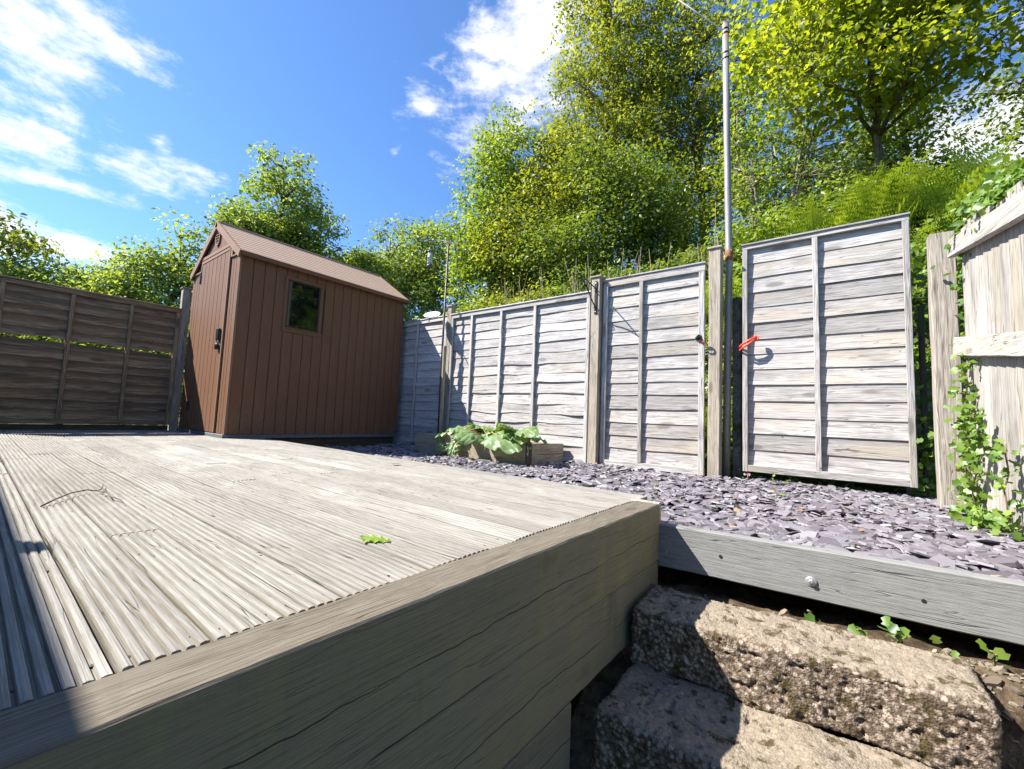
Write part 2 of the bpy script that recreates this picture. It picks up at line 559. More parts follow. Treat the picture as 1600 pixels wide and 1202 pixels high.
def leaf_mat(name, c_dark, c_mid, c_light, trans=0.45, gloss=0.025):
    T = NT(name)
    at = T.n('Attribute', attribute_name='tone').outputs['Fac']
    col = T.mix(T.rng(at, 0.0, 0.5, 0, 1, False), c_dark, c_mid)
    col = T.mix(T.rng(at, 0.5, 1.0, 0, 1, False), col, c_light)
    d = T.n('BsdfDiffuse'); T.put(d.inputs['Color'], col)
    t = T.n('BsdfTranslucent')
    tcol = T.mix(1.0, col, (1.35, 1.25, 0.45, 1), 'MULTIPLY'); T.put(t.inputs['Color'], tcol)
    m = T.n('MixShader'); m.inputs[0].default_value = trans
    T.t.links.new(d.outputs[0], m.inputs[1]); T.t.links.new(t.outputs[0], m.inputs[2])
    g = T.n('BsdfGlossy'); g.inputs['Roughness'].default_value = 0.42; g.inputs['Color'].default_value = (0.9, 0.95, 1, 1)
    m2 = T.n('MixShader'); m2.inputs[0].default_value = gloss
    T.t.links.new(m.outputs[0], m2.inputs[1]); T.t.links.new(g.outputs[0], m2.inputs[2])
    T.t.links.new(m2.outputs[0], T.out.inputs[0])
    return T.m


LM = {
    'ash': leaf_mat('leaf_ash', (0.105, 0.17, 0.020), (0.215, 0.305, 0.042), (0.36, 0.45, 0.095), 0.52),
    'oak': leaf_mat('leaf_oak', (0.115, 0.15, 0.018), (0.23, 0.275, 0.034), (0.385, 0.41, 0.070), 0.52),
    'sycamore': leaf_mat('leaf_sycamore', (0.14, 0.19, 0.018), (0.25, 0.32, 0.028), (0.39, 0.43, 0.05), 0.65),
    'deep': leaf_mat('leaf_deep', (0.070, 0.112, 0.018), (0.145, 0.215, 0.036), (0.25, 0.33, 0.07), 0.48),
    'pale': leaf_mat('leaf_pale', (0.14, 0.205, 0.050), (0.25, 0.34, 0.095), (0.38, 0.46, 0.16), 0.52),
    'olive': leaf_mat('leaf_olive', (0.085, 0.125, 0.028), (0.17, 0.22, 0.048), (0.265, 0.32, 0.08), 0.52),
    'bracken': leaf_mat('leaf_bracken', (0.085, 0.14, 0.016), (0.165, 0.25, 0.028), (0.27, 0.355, 0.05), 0.5),
    'ivy': leaf_mat('leaf_ivy', (0.05, 0.11, 0.014), (0.13, 0.225, 0.03), (0.25, 0.35, 0.07), 0.4),
    'rhubarb': leaf_mat('leaf_rhubarb', (0.10, 0.175, 0.05), (0.175, 0.265, 0.095), (0.30, 0.385, 0.19), 0.3, 0.04),
    'fallen': leaf_mat('leaf_fallen', (0.16, 0.27, 0.03), (0.21, 0.33, 0.04), (0.27, 0.38, 0.06), 0.3),
}


def bark_mat(name, a, b):
    T = NT(name)
    c = T.coords()
    n = T.noise(T.vmap(c, (14, 14, 3)), 1.0, 6, 0.65)
    g = T.noise(c, 1.3, 4, 0.6)
    col = T.mix(T.rng(n, 0.35, 0.65), a, b)
    col = T.mix(T.math('MULTIPLY', T.rng(g, 0.5, 0.7), 0.5), col, (0.07, 0.09, 0.03))
    return T.principled(col, 0.9, normal=T.bump(n, 0.7, 0.02), spec=0.2)


BARK = bark_mat('bark_dark', (0.055, 0.045, 0.033), (0.17, 0.14, 0.10))
BARKP = bark_mat('bark_pale', (0.13, 0.11, 0.075), (0.30, 0.26, 0.19))
STRAW = plain('dry_straw', (0.33, 0.27, 0.185), 0.8, var=0.3)

IRON = plain('black_iron', (0.012, 0.012, 0.013), 0.42, 0.3, var=0.3, bump=0.2)
PLASTIC = plain('black_plastic', (0.012, 0.012, 0.012), 0.35)
STEEL = plain('galvanised_steel', (0.42, 0.42, 0.43), 0.45, 0.75, var=0.25, scale=18)
REDSTRAP = plain('orange_red_strap', (0.75, 0.07, 0.025), 0.5)
WHITEP = plain('white_plastic', (0.72, 0.72, 0.70), 0.45, var=0.06)
GREENP = plain('dark_green_plastic', (0.06, 0.085, 0.07), 0.4)

# shed plastic with a fine wood-grain relief
def shed_mat(name, col):
    T = NT(name)
    c = T.coords()
    g = T.noise(T.vmap(c, (160, 160, 5)), 1.0, 5, 0.65)
    d = T.noise(T.vmap(c, (2.5, 2.5, 1.4)), 1.0, 5, 0.65)
    k = T.mix(T.rng(g, 0.3, 0.7), tuple(x * 0.86 for x in col), tuple(x * 1.12 for x in col))
    k = T.mix(T.math('MULTIPLY', T.rng(d, 0.55, 0.8), 0.25), k, (0.30, 0.20, 0.13))
    sp = T.noise(T.vmap(c, (30, 30, 30)), 1.0, 3, 0.6); zz_ = T.n('SeparateXYZ'); T.put(zz_.inputs[0], T.n('TexCoord').outputs['Object'])
    k = T.mix(T.math('MULTIPLY', T.math('MULTIPLY', T.rng(zz_.outputs[2], 0.05, 0.5, 1, 0), T.rng(sp, 0.42, 0.7)), 0.45), k, (0.16, 0.125, 0.09))
    st_ = T.noise(T.vmap(c, (22, 22, 1.2), (3, 3, 3)), 1.0, 4, 0.65)
    k = T.mix(T.math('MULTIPLY', T.rng(st_, 0.62, 0.8), 0.3), k, (0.30, 0.22, 0.15))
    return T.principled(k, 0.62, normal=T.bump(g, 0.35, 0.002), spec=0.3)


SHED = shed_mat('shed_brown', (0.155, 0.071, 0.034))
SHEDT = shed_mat('shed_trim', (0.23, 0.125, 0.075))
SHEDR = shed_mat('shed_roof', (0.42, 0.285, 0.20))
SHEDD = shed_mat('shed_dark', (0.060, 0.033, 0.023))
PLINTH = plain('grey_plinth', (0.11, 0.115, 0.12), 0.7, var=0.2)
T = NT('window_glass')
GLASS = T.principled((0.006, 0.008, 0.007), 0.03, spec=0.6, **{'IOR': 1.5})

# slate
T = NT('slate')
oi = T.n('ObjectInfo').outputs['Random']
at = T.n('Attribute', attribute_name='tone').outputs['Fac']
rn = T.math('FRACT', T.math('ADD', T.math('MULTIPLY', oi, 0.999), at))
c = T.coords()
cr = T.n('ValToRGB')
els = cr.color_ramp.elements
els[0].position = 0.0; els[0].color = (0.105, 0.094, 0.107, 1)
els[1].position = 1.0; els[1].color = (0.34, 0.32, 0.33, 1)
for p, k in ((0.25, (0.155, 0.136, 0.155)), (0.5, (0.19, 0.173, 0.192)), (0.72, (0.235, 0.212, 0.232)), (0.9, (0.20, 0.198, 0.22))):
    e = els.new(p); e.color = (*k, 1)
T.put(cr.inputs[0], rn)
n = T.noise(c, 55, 6, 0.65)
col = T.mix(T.rng(n, 0.3, 0.75), T.mix(1.0, cr.outputs[0], (0.72, 0.70, 0.72, 1), 'MULTIPLY'), cr.outputs[0])
SLATE = T.principled(col, 0.52, normal=T.bump(n, 0.4, 0.004), spec=0.45)

T = NT('slate_bed_ground')
c = T.coords(False)
v = T.voro(c, 30); n = T.noise(c, 18, 6, 0.7)
col = T.mix(T.rng(v, 0.1, 0.6), (0.10, 0.088, 0.10), (0.045, 0.038, 0.04))
col = T.mix(T.rng(n, 0.55, 0.75), col, (0.11, 0.085, 0.06))
BEDG = T.principled(col, 0.9, normal=T.bump(v, 0.8, 0.02))

T = NT('soil')
c = T.coords(False)
n = T.noise(c, 14, 8, 0.7); n2 = T.noise(c, 90, 5, 0.7); v = T.voro(c, 60)
col = T.mix(T.rng(n, 0.35, 0.65), (0.045, 0.030, 0.019), (0.15, 0.108, 0.068))
col = T.mix(T.rng(v, 0.0, 0.35, 0.5, 0.0), col, (0.24, 0.19, 0.135))
col = T.mix(T.math('MULTIPLY', T.rng(T.noise(c, 6, 5, 0.6), 0.55, 0.7), 0.6), col, (0.10, 0.12, 0.03))
SOIL = T.principled(col, 0.95, normal=T.bump(T.math('ADD', n2, n), 0.9, 0.01), spec=0.15)

T = NT('woodland_floor')
c = T.coords(False)
n = T.noise(c, 1.2, 8, 0.7); n2 = T.noise(c, 9, 6, 0.7)
col = T.mix(T.rng(n, 0.35, 0.65), (0.045, 0.04, 0.018), (0.06, 0.085, 0.02))
col = T.mix(T.rng(n2, 0.5, 0.75), col, (0.11, 0.085, 0.045))
FLOOR = T.principled(col, 0.95, normal=T.bump(n2, 1.0, 0.1), spec=0.1)

# rough aggregate concrete of the two step blocks
T = NT('aggregate_block')
c = T.coords(False)
v1 = T.n('TexVoronoi'); T.put(v1.inputs['Vector'], c); v1.inputs['Scale'].default_value = 95
v2 = T.voro(c, 210); n = T.noise(c, 9, 7, 0.7); nf = T.noise(c, 150, 5, 0.7)
pv = T.n('SeparateColor'); T.put(pv.inputs[0], v1.outputs['Color'])
col = T.mix(pv.outputs[0], (0.135, 0.100, 0.075), (0.40, 0.325, 0.26))
col = T.mix(T.rng(v1.outputs['Distance'], 0.35, 0.75), col, (0.095, 0.068, 0.046))
at = T.n('Attribute', attribute_name='tone').outputs['Fac']
col = T.mix(T.math('MULTIPLY', at, 0.75), col, T.mix(nf, (0.20, 0.165, 0.122), (0.33, 0.275, 0.21)))
moss = T.noise(T.vmap(c, (1, 1, 1), (2.1, 0.3, 0.7)), 21, 7, 0.7)
col = T.mix(T.math('MULTIPLY', T.rng(moss, 0.53, 0.62), 0.9), col, T.mix(nf, (0.03, 0.022, 0.010), (0.085, 0.062, 0.022)))
col = T.mix(T.math('MULTIPLY', T.rng(n, 0.58, 0.72), 0.45), col, (0.13, 0.115, 0.075))
BLOCK = T.principled(col, 0.95, normal=T.bump(T.math('ADD', T.math('MULTIPLY', v2, 0.7), nf), 0.8, 0.004), spec=0.15)
MOSS = plain('moss', (0.16, 0.15, 0.03), 0.95, var=0.5, scale=150, bump=0.8)

T = NT('concrete_post')
c = T.coords()
n = T.noise(c, 60, 6, 0.7); g = T.noise(c, 6, 5, 0.6)
col = T.mix(T.rng(n, 0.3, 0.7), (0.10, 0.095, 0.075), (0.25, 0.235, 0.195))
col = T.mix(T.rng(g, 0.45, 0.65), col, (0.06, 0.065, 0.03))
CONC = T.principled(col, 0.95, normal=T.bump(n, 0.8, 0.01), spec=0.15)

T = NT('pole_paint')
c = T.coords(False)
n = T.noise(T.vmap(c, (30, 30, 3)), 1.0, 6, 0.7); g = T.noise(c, 2.2, 5, 0.6)
col = T.mix(T.rng(n, 0.3, 0.7), (0.19, 0.185, 0.178), (0.29, 0.28, 0.265))
col = T.mix(T.rng(g, 0.52, 0.66), col, (0.27, 0.19, 0.13))
POLEM = T.principled(col, 0.5, 0.2, T.bump(n, 0.3, 0.003))
RUST = plain('rusty_steel', (0.22, 0.10, 0.045), 0.85, var=0.4, scale=60, bump=0.5)

# ------------------------------------------------------------------ terrain
def smooth(a, b, x):
    t = np.clip((x - a) / (b - a), 0, 1)
    return t * t * (3 - 2 * t)


def ground_z(x, y):
    x = np.asarray(x, float); y = np.asarray(y, float)
    bank = 1.75 * smooth(4.15, 6.1, x) + 0.16 * np.maximum(x - 6.0, 0) * (1 / (1 + 0.035 * np.maximum(x - 6, 0)))
    fy = 0.30 + 0.70 * (1 - smooth(4.0, 9.0, y)) + 0.25 * (1 - smooth(0.5, 3.5, y)) + 0.28 * (1 - smooth(-1.0, 1.3, y))
    far = -0.9 * smooth(6.4, 9.5, y) * (1 - smooth(4, 9, x))
    return -0.72 + 0.52 * smooth(3.75, 4.1, x) + bank * fy + far


xs = np.unique(np.concatenate([np.linspace(-1500, -60, 9), np.linspace(-60, 3, 22), np.linspace(3, 16, 66), np.linspace(16, 60, 23), np.linspace(60, 1500, 9)]))
ys = np.unique(np.concatenate([np.linspace(-1500, -40, 9), np.linspace(-40, -8, 13), np.linspace(-8, 14, 70), np.linspace(14, 60, 20), np.linspace(60, 1500, 9)]))
GX, GY = np.meshgrid(xs, ys, indexing='ij')
GZ = ground_z(GX, GY)
P2 = np.stack([GX.ravel(), GY.ravel(), 0 * GX.ravel()], 1)
near = ((GX > 4.2) & (GX < 40)).ravel()
GZ = GZ.ravel() + np.where(near, fbm(P2 * 1.3, 4, 3) * 0.35, 0)
V = np.stack([GX.ravel(), GY.ravel(), GZ], 1)
nx, ny = len(xs), len(ys)
idx = np.arange(nx * ny).reshape(nx, ny)
F = np.stack([idx[:-1, :-1].ravel(), idx[1:, :-1].ravel(), idx[1:, 1:].ravel(), idx[:-1, 1:].ravel()], 1)
tag(mesh_np('ground', V, F, FLOOR, smooth=True), kind='structure')

# soil around the step blocks and below the kerb timber
xs = np.linspace(0.55, 1.95, 150); ys = np.linspace(-1.3, 0.62, 190)
GX, GY = np.meshgrid(xs, ys, indexing='ij')
P2 = np.stack([GX.ravel(), GY.ravel(), 0 * GX.ravel()], 1)
z = -0.66 + 0.18 * smooth(0.95, 1.25, P2[:, 0]) + 0.20 * smooth(1.30, 1.56, P2[:, 0]) - 0.012 * smooth(1.555, 1.60, P2[:, 0]) * smooth(-0.32, -0.12, P2[:, 1])
z = z - 0.16 * (1 - smooth(-0.75, -0.30, P2[:, 1])) * (1 - smooth(1.45, 1.8, P2[:, 0]))
f1, f2, idv = worley(P2 * 34, 4)
z = z + fbm(P2 * 7, 4, 8) * 0.075 + np.clip(0.5 - f1, 0, 1) * 0.018 * idv
V = np.stack([P2[:, 0], P2[:, 1], z], 1)
nx, ny = len(xs), len(ys); idx = np.arange(nx * ny).reshape(nx, ny)
F = np.stack([idx[:-1, :-1].ravel(), idx[1:, :-1].ravel(), idx[1:, 1:].ravel(), idx[:-1, 1:].ravel()], 1)
tag(mesh_np('soil_bank', V, F, SOIL, smooth=True), kind='structure')

# ------------------------------------------------------------------ deck
rng = random.Random(4)
deck = tag(empty('timber_deck', (0.5, 3.0, -0.6)), 'raised deck of weathered grooved boards with stacked sleeper front', 'deck')
deck_inv = (-0.5, -3.0, 0.6)


def dloc(V):
    return [(p[0] - 0.5, p[1] - 3.0, p[2] + 0.6) for p in V]


PITCH = 0.0910


def deck_board(xc, y0, y1, seed):
    rr = random.Random(seed)
    nr = 6; p = 0.0880 / nr
    prof = [(0, -0.022)]
    dep = 0.0054
    for k in range(nr):
        a = k * p
        tw = p * rr.uniform(0.54, 0.66)
        m = (p - tw) / 2
        prof += [(a + m * 0.35, -dep), (a + m, -0.0006), (a + m + tw * 0.5, 0.0003), (a + m + tw, -0.0006), (a + p - m * 0.35, -dep)]
    prof += [(0.088, -0.022)]
    prof = [(q[0] - 0.044, q[1]) for q in prof]
    N = max(3, int((y1 - y0) / 0.11))
    M = len(prof)
    ty = np.linspace(y0, y1, N + 1)
    V = np.zeros((N + 1, M, 3))
    dz = rr.uniform(-0.0012, 0.0012); tilt = rr.uniform(-0.012, 0.012); sk = rr.uniform(-0.0006, 0.0006)
    for i, yy in enumerate(ty):
        for j, (px, pz) in enumerate(prof):
            V[i, j] = (xc + px + sk * (yy - y0), yy, pz + dz + tilt * px)
    V = V.reshape(-1, 3)
    nn = fbm(V * (55, 9, 1) + seed * 3.1, 3, seed % 97)
    worn = np.maximum(0, fbm(V * (6, 2.2, 1) + 4.0, 3, 5) - 0.10)
    top = V[:, 2] > -0.003
    V[:, 2] += np.where(top, nn * 0.0016 - np.minimum(worn * 0.03, 0.0028), nn * 0.0012)
    V[:, 0] += fbm(V * (20, 6, 1) + 9 + seed, 2, 3) * 0.0012
    V[:, 0] *= (1 + 0.012 * V[:, 1])
    F = []
    for i in range(N):
        for j in range(M - 1):
            a = i * M + j
            F.append((a, a + 1, a + M + 1, a + M))
    F.append(tuple(range(M))[::-1]); F.append(tuple(N * M + j for j in range(M)))
    gro = np.array([1.0 if q[1] < -0.003 else 0.0 for q in prof] * (N + 1))
    return mesh_np('deck_board', dloc(V), F, wood('deck', 'y'), deck, attr=gro)


nb = 0
for k in range(-9, 18):
    xc = 0.1315 + PITCH * (k + 0.5)
    yend = 6.14 if xc < 1.50 else 4.66
    cuts = [0.6445]
    y = 0.6445 + rng.choice((0.75, 1.35, 1.9, 2.6, 3.3)) + rng.uniform(-0.1, 0.1)
    while y < yend - 0.4:
        cuts.append(y); y += rng.uniform(1.4, 2.6)
    cuts.append(yend)
    for a, b in zip(cuts[:-1], cuts[1:]):
        st = rng.uniform(-0.002, 0.002) if a == cuts[0] else 0
        deck_board(xc, a + 0.002 + st, b - 0.002, 100 + nb); nb += 1
scm = MB(); scm.lathe((0, 0, 0), [(0.0034, -0.002), (0.0034, 0.0), (0.0018, 0.0003)], 8)
sco = scm.build('screw_head', plain('screw_dark', (0.05, 0.042, 0.036), 0.6, 0.4), deck)
sco.location = dloc([(0.1315 + PITCH * 0.5 - 0.0295, 0.683, -0.0048)])[0]
for k in range(-2, 17):
    for yy in (0.683, 1.122):
        for dx in (-0.0295, 0.0295):
            if (k, yy, dx) == (0, 0.683, -0.0295): continue
            q = link(bpy.data.objects.new('screw_head', sco.data), deck)
            xx = 0.1315 + PITCH * (k + 0.5) + dx + rng.uniform(-0.004, 0.004)
            q.location = dloc([(xx * (1 + 0.012 * yy), yy + rng.uniform(-0.008, 0.008), -0.0045)])[0]
# frame that carries the boards with a light-blocking sheet below, east edging, sleepers of the front
m = MB()
for yy in (0.66, 1.1, 1.55, 2.0, 2.5, 3.0, 3.5, 4.0, 4.5):
    m.box(-0.75, 1.66, yy, yy + 0.045, -0.16, -0.026)
for yy in (5.0, 5.5, 6.0):
    m.box(-0.75, 1.45, yy, yy + 0.045, -0.16, -0.026)
m.box(-0.75, 1.64, 0.68, 6.1, -0.20, -0.165)  # unseen dark sheet under the joists, added to stop light leaks
m.v = dloc(m.v); m.build('deck_frame_light_block', wood('dark', 'x'), deck)
V, F = beam_vf((1.694, 0.66, -0.055), (1.745, 4.60, -0.055), 0.022, 0.105, seed=3, N=30)
o = mesh_np('edging_board', dloc(V), F, wood('beam', 'y'), deck); fix_normals(o)
V, F = beam_vf((1.648, 0.549, -0.055), (1.648, 0.66, -0.055), 0.026, 0.118, seed=5, N=6)
o = mesh_np('corner_block', dloc(V), F, wood('oldpost', 'z'), deck); fix_normals(o)
for x0, x1, zt, zb, y0, y1, sd in ((-1.4, 1.632, 0.001, -0.2035, 0.545, 0.640, 1), (-1.4, 1.630, -0.2065, -0.402, 0.547, 0.640, 2), (-1.4, 0.997, -0.405, -0.62, 0.546, 0.640, 3)):
    V, F = beam_vf((x0, (y0 + y1) / 2, (zt + zb) / 2), (x1, (y0 + y1) / 2, (zt + zb) / 2), y1 - y0, zt - zb, seed=sd * 7, N=160, bev=0.0035, amp=0.0022, freq=14)
    o = mesh_np('sleeper', dloc(V), F, wood('beam' if sd == 9 else 'sleeper', 'x'), deck); fix_normals(o)
    # weathered brown upper face, stained grey-green front face
    if sd == 1:
        o.data.materials.append(wood('beam', 'x'))
        for p in o.data.polygons:
            if p.normal.z > 0.35: p.material_index = 1

# ------------------------------------------------------------------ kerb timber below the slate bed
curb = tag(empty('kerb_board', (1.66, 0.0, -0.15)), 'long grey timber board on edge holding back the slate chippings', 'kerb board')
V, F = beam_vf((1.664, 0.552, -0.151), (1.722, -1.25, -0.128), 0.045, 0.152, seed=21, N=70, bev=0.004, amp=0.0018)
o = mesh_np('board', np.array(V) - (1.66, 0.0, -0.15), F, wood('curb', 'y'), curb); fix_normals(o)


def kx(y):
    return 1.664 - (y - 0.552) * 0.0322 - 0.0225 - 1.66


for by, bz, kind in ((0.082, -0.166, 'bolt'), (0.338, -0.147, 'screw_hole'), (-0.172, -0.155, 'screw_hole'), (0.52, -0.115, 'screw'), (0.52, -0.17, 'screw'), (-0.62, -0.14, 'bolt')):
    m = MB()
    if kind == 'bolt':
        m.lathe((kx(by) - 0.0005, by, bz + 0.15), [(0.0145, 0.001), (0.0145, -0.003), (0.011, -0.0045)], 18, 'x')
        w_ = m.build('washer', STEEL, curb)
        m = MB(); m.lathe((kx(by) - 0.0045, by, bz + 0.15), [(0.0085, 0.0), (0.008, -0.006), (0.0045, -0.0075)], 6, 'x')
        m.build('bolt_head', STEEL, curb)
    else:
        r_ = 0.0055 if kind == 'screw_hole' else 0.004
        m.lathe((kx(by) - 0.0012, by, bz + 0.15), [(r_, 0.002), (r_, -0.0002), (r_ * 0.7, -0.0004)], 10, 'x')
        m.build(kind, plain('screw_hole_black', (0.008, 0.007, 0.006), 0.9) if kind == 'screw_hole' else STEEL, curb)

# ------------------------------------------------------------------ step blocks
def block(name, label, x0, x1, y0, y1, z0, z1, seed, yaw=0.0, res=0.0042, rough=1.0):
    cx, cy, cz = (x0 + x1) / 2, (y0 + y1) / 2, (z0 + z1) / 2
    hx, hy, hz = (x1 - x0) / 2, (y1 - y0) / 2, (z1 - z0) / 2
    bm = {}
    V = []; F = []

    def face(u, v, n, su, sv, sn):
        nu = max(4, int(2 * su / res)); nv = max(4, int(2 * sv / res))
        a = np.linspace(-su, su, nu + 1); b = np.linspace(-sv, sv, nv + 1)
        A, B = np.meshgrid(a, b, indexing='ij')
        pts = A.ravel()[:, None] * np.array(u) + B.ravel()[:, None] * np.array(v) + sn * np.array(n)
        base = sum(len(q) for q in V)
        i = np.arange((nu + 1) * (nv + 1)).reshape(nu + 1, nv + 1) + base
        V.append(pts)
        F.append(np.stack([i[:-1, :-1].ravel(), i[1:, :-1].ravel(), i[1:, 1:].ravel(), i[:-1, 1:].ravel()], 1))
    X, Y, Z = (1, 0, 0), (0, 1, 0), (0, 0, 1)
    face(Y, Z, (-1, 0, 0), hy, hz, hx); face(X, Y, Z, hx, hy, hz)
    face(X, Z, (0, -1, 0), hx, hz, hy); face(Z, X, (0, 1, 0), hz, hx, hy)
    face(Z, Y, X, hz, hy, hx); face(Y, X, (0, 0, -1), hy, hx, hz)
    V = np.concatenate(V); F = np.concatenate(F)
    r = 0.020
    inner = np.clip(V, (-hx + r, -hy + r, -hz + r), (hx - r, hy - r, hz - r))
    d = V - inner; ln = np.linalg.norm(d, axis=1); dn = d / np.maximum(ln, 1e-9)[:, None]
    V = inner + dn * r
    lum = fbm(V * 6 + seed, 4, seed)
    f1, f2, idv = worley(V * (78, 78, 92) + seed, seed)
    g1, g2, _ = worley(V * 150 + seed * 2, seed + 3)
    topness = smooth(0.55, 0.95, dn[:, 2])
    agg = (f2 - f1) * 0.0075 - 0.003 + (0.4 - g1) * 0.003
    holes = -0.012 * np.maximum(0, fbm(V * 60 + 3, 3, seed + 7) - 0.12) / 0.2
    disp = lum * 0.042 + agg * (1 - 0.5 * topness) * rough + holes
    V = V + dn * disp[:, None]
    V[:, 2] += 0.012 * np.sin(V[:, 1] * 5 + seed)
    c, s = math.cos(yaw), math.sin(yaw)
    W = np.stack([V[:, 0] * c - V[:, 1] * s, V[:, 0] * s + V[:, 1] * c, V[:, 2] + hz], 1)
    o = mesh_np(name, W, F, BLOCK, None, True, topness)
    o.location = (cx, cy, z0)
    return tag(o, label, 'step', 'step blocks in the pit')


block('step_block', 'rough aggregate concrete block directly below the grey kerb board', 1.325, 1.560, -0.245, 0.528, -0.425, -0.256, 3, 0.015)
block('step_block', 'mossy aggregate concrete block lying lowest, half in shadow below another block', 1.050, 1.345, -0.42, 0.515, -0.68, -0.420, 9, -0.02)

# ------------------------------------------------------------------ slate bed
def bed_z(x, y):
    return -0.118 + 0.022 * smooth(2.0, 3.6, np.asarray(x, float)) + 0.006 * np.sin(np.asarray(x) * 7 + np.asarray(y) * 5)


xs = np.linspace(1.688, 3.80, 44); ys = np.linspace(-0.95, 6.3, 120)
GX, GY = np.meshgrid(xs, ys, indexing='ij')
V = np.stack([GX.ravel(), GY.ravel(), bed_z(GX, GY).ravel() - 0.008], 1)
nx, ny = len(xs), len(ys); idx = np.arange(nx * ny).reshape(nx, ny)
F = np.stack([idx[:-1, :-1].ravel(), idx[1:, :-1].ravel(), idx[1:, 1:].ravel(), idx[:-1, 1:].ravel()], 1)
bed = tag(mesh_np('slate_bed', V, F, BEDG, smooth=True), kind='structure')

rng = random.Random(11)
CH = []
for k in range(26):
    n = rng.choice((5, 6, 6, 7, 8))
    el = rng.uniform(1.15, 2.3)
    pts = []
    for i in range(n):
        a = 2 * math.pi * (i + rng.uniform(-0.28, 0.28)) / n
        r = rng.uniform(0.8, 1.06)
        pts.append((r * math.cos(a) * el ** 0.5, r * math.sin(a) / el ** 0.5))
    th = rng.uniform(0.10, 0.26)
    sk = rng.uniform(-0.12, 0.12)
    top = [(x * 0.88, y * 0.88, th / 2 + sk * x + rng.uniform(-0.03, 0.03)) for x, y in pts]
    bot = [(x, y, -th / 2 + sk * x) for x, y in pts]
    V = top + bot
    F = [tuple(range(n)), tuple(range(2 * n - 1, n - 1, -1))] + [(i, n + i, n + (i + 1) % n, (i + 1) % n) for i in range(n)]
    CH.append((np.array(V), F))
nrng = np.random.default_rng(5)
CA = np.array(cam.matrix_world.translation)
chips = []
NC = 13500
px = nrng.uniform(1.69, 3.74, NC); py = nrng.uniform(-0.62, 4.55, NC)
keep = ~((px > 2.97) & (px < 3.53) & (py > 2.1) & (py < 3.57)) & ~((px > 1.72 + 0.0) & (py > 4.45))
keep &= px > 1.690 + np.where(py > 0.6, 0.018 * py, 0.0)
keep &= py > -0.50 - (px < 3.0) * 0.07
for x, y in zip(px[keep], py[keep]):
    nearf = 1.0 + 0.75 * max(0, 1 - (x - 1.7) / 0.9) * max(0, min(1, (0.9 - y) / 1.0))
    s = (0.014 + 0.034 * rng.random() ** 2.0) * nearf
    if rng.random() < 0.02: s *= 1.5
    s = min(s, 0.052)
    z = float(bed_z(x, y)) + rng.uniform(-0.004, 0.016)
    if y < 0.62 and x < 1.70 - (y - 0.552) * 0.0322 + s * 1.25: continue
    tilt = 0.30 if s > 0.03 else 0.45
    E_ = (rng.gauss(0, tilt * 0.55), rng.gauss(0, tilt * 0.55), rng.uniform(0, 6.283))
    d = math.dist((x, y, z), CA)
    v = np.array(cam.matrix_world.inverted() @ Vector((x, y, z)))
    inview = v[2] < 0 and abs(v[0] / -v[2]) < 1.2
    chips.append((s / d if inview else 0, x, y, z, s, E_, rng.randrange(len(CH))))
chips.sort(reverse=True)
CHM = []
for V, F in CH:
    me = bpy.data.meshes.new('slate_chip'); me.from_pydata(V.tolist(), [], F); me.materials.append(SLATE); CHM.append(me)
for q in chips[:300]:
    o = link(bpy.data.objects.new('slate_chip', CHM[q[6]]), bed)
    o.location = q[1:4]; o.rotation_euler = q[5]; o.scale = (q[4],) * 3
m = MB()
for q in chips[300:]:
    V, F = CH[q[6]]
    M3 = np.array(Matrix.LocRotScale(Vector(q[1:4]), __import__('mathutils').Euler(q[5]), Vector((q[4],) * 3)))
    W = V @ M3[:3, :3].T + M3[:3, 3]
    m.add(W, F, rng.random())
tag(m.build('slate_chips', SLATE, bed), kind='stuff')

# ------------------------------------------------------------------ fences
def slat_vf(L, h, yb, yt, th, wav, seed, x0=0.0):
    """one waney lap slat: bottom edge at z=0 leaning forward, top at z=h"""
    N = max(10, int(L / 0.055))
    xs_ = np.linspace(0, L, N + 1)
    P = np.stack([xs_ * 3.2 + seed * 7.7, 0 * xs_ + seed, 0 * xs_], 1)
    w = fbm(P, 3, seed) * 2 * wav
    P2_ = np.stack([xs_ * 2.0 + seed * 3.1, 0 * xs_ + seed * 2, 0 * xs_ + 4], 1)
    bow = fbm(P2_, 2, seed + 50) * 0.012 * (wav / 0.012)
    V = []
    for i, x in enumerate(xs_):
        b = bow[i]
        V += [(x0 + x, yb + b, w[i]), (x0 + x, yt + b * 0.4, h), (x0 + x, yt + th + b * 0.4, h), (x0 + x, yb + th + b, w[i] + 0.002), (x0 + x, (yb * 0.6 + yt * 0.4) + b * 0.9 - 0.0008, h * 0.4)]
    F = []
    for i in range(N):
        a = i * 5; b = a + 5
        F += [(a, b, b + 4, a + 4), (a + 4, b + 4, b + 1, a + 1), (a + 1, b + 1, b + 2, a + 2), (a + 2, b + 2, b + 3, a + 3), (a + 3, b + 3, b, a)]
    F += [(0, 4, 1, 2, 3), tuple(N * 5 + k for k in (3, 2, 1, 4, 0))]
    return V, F


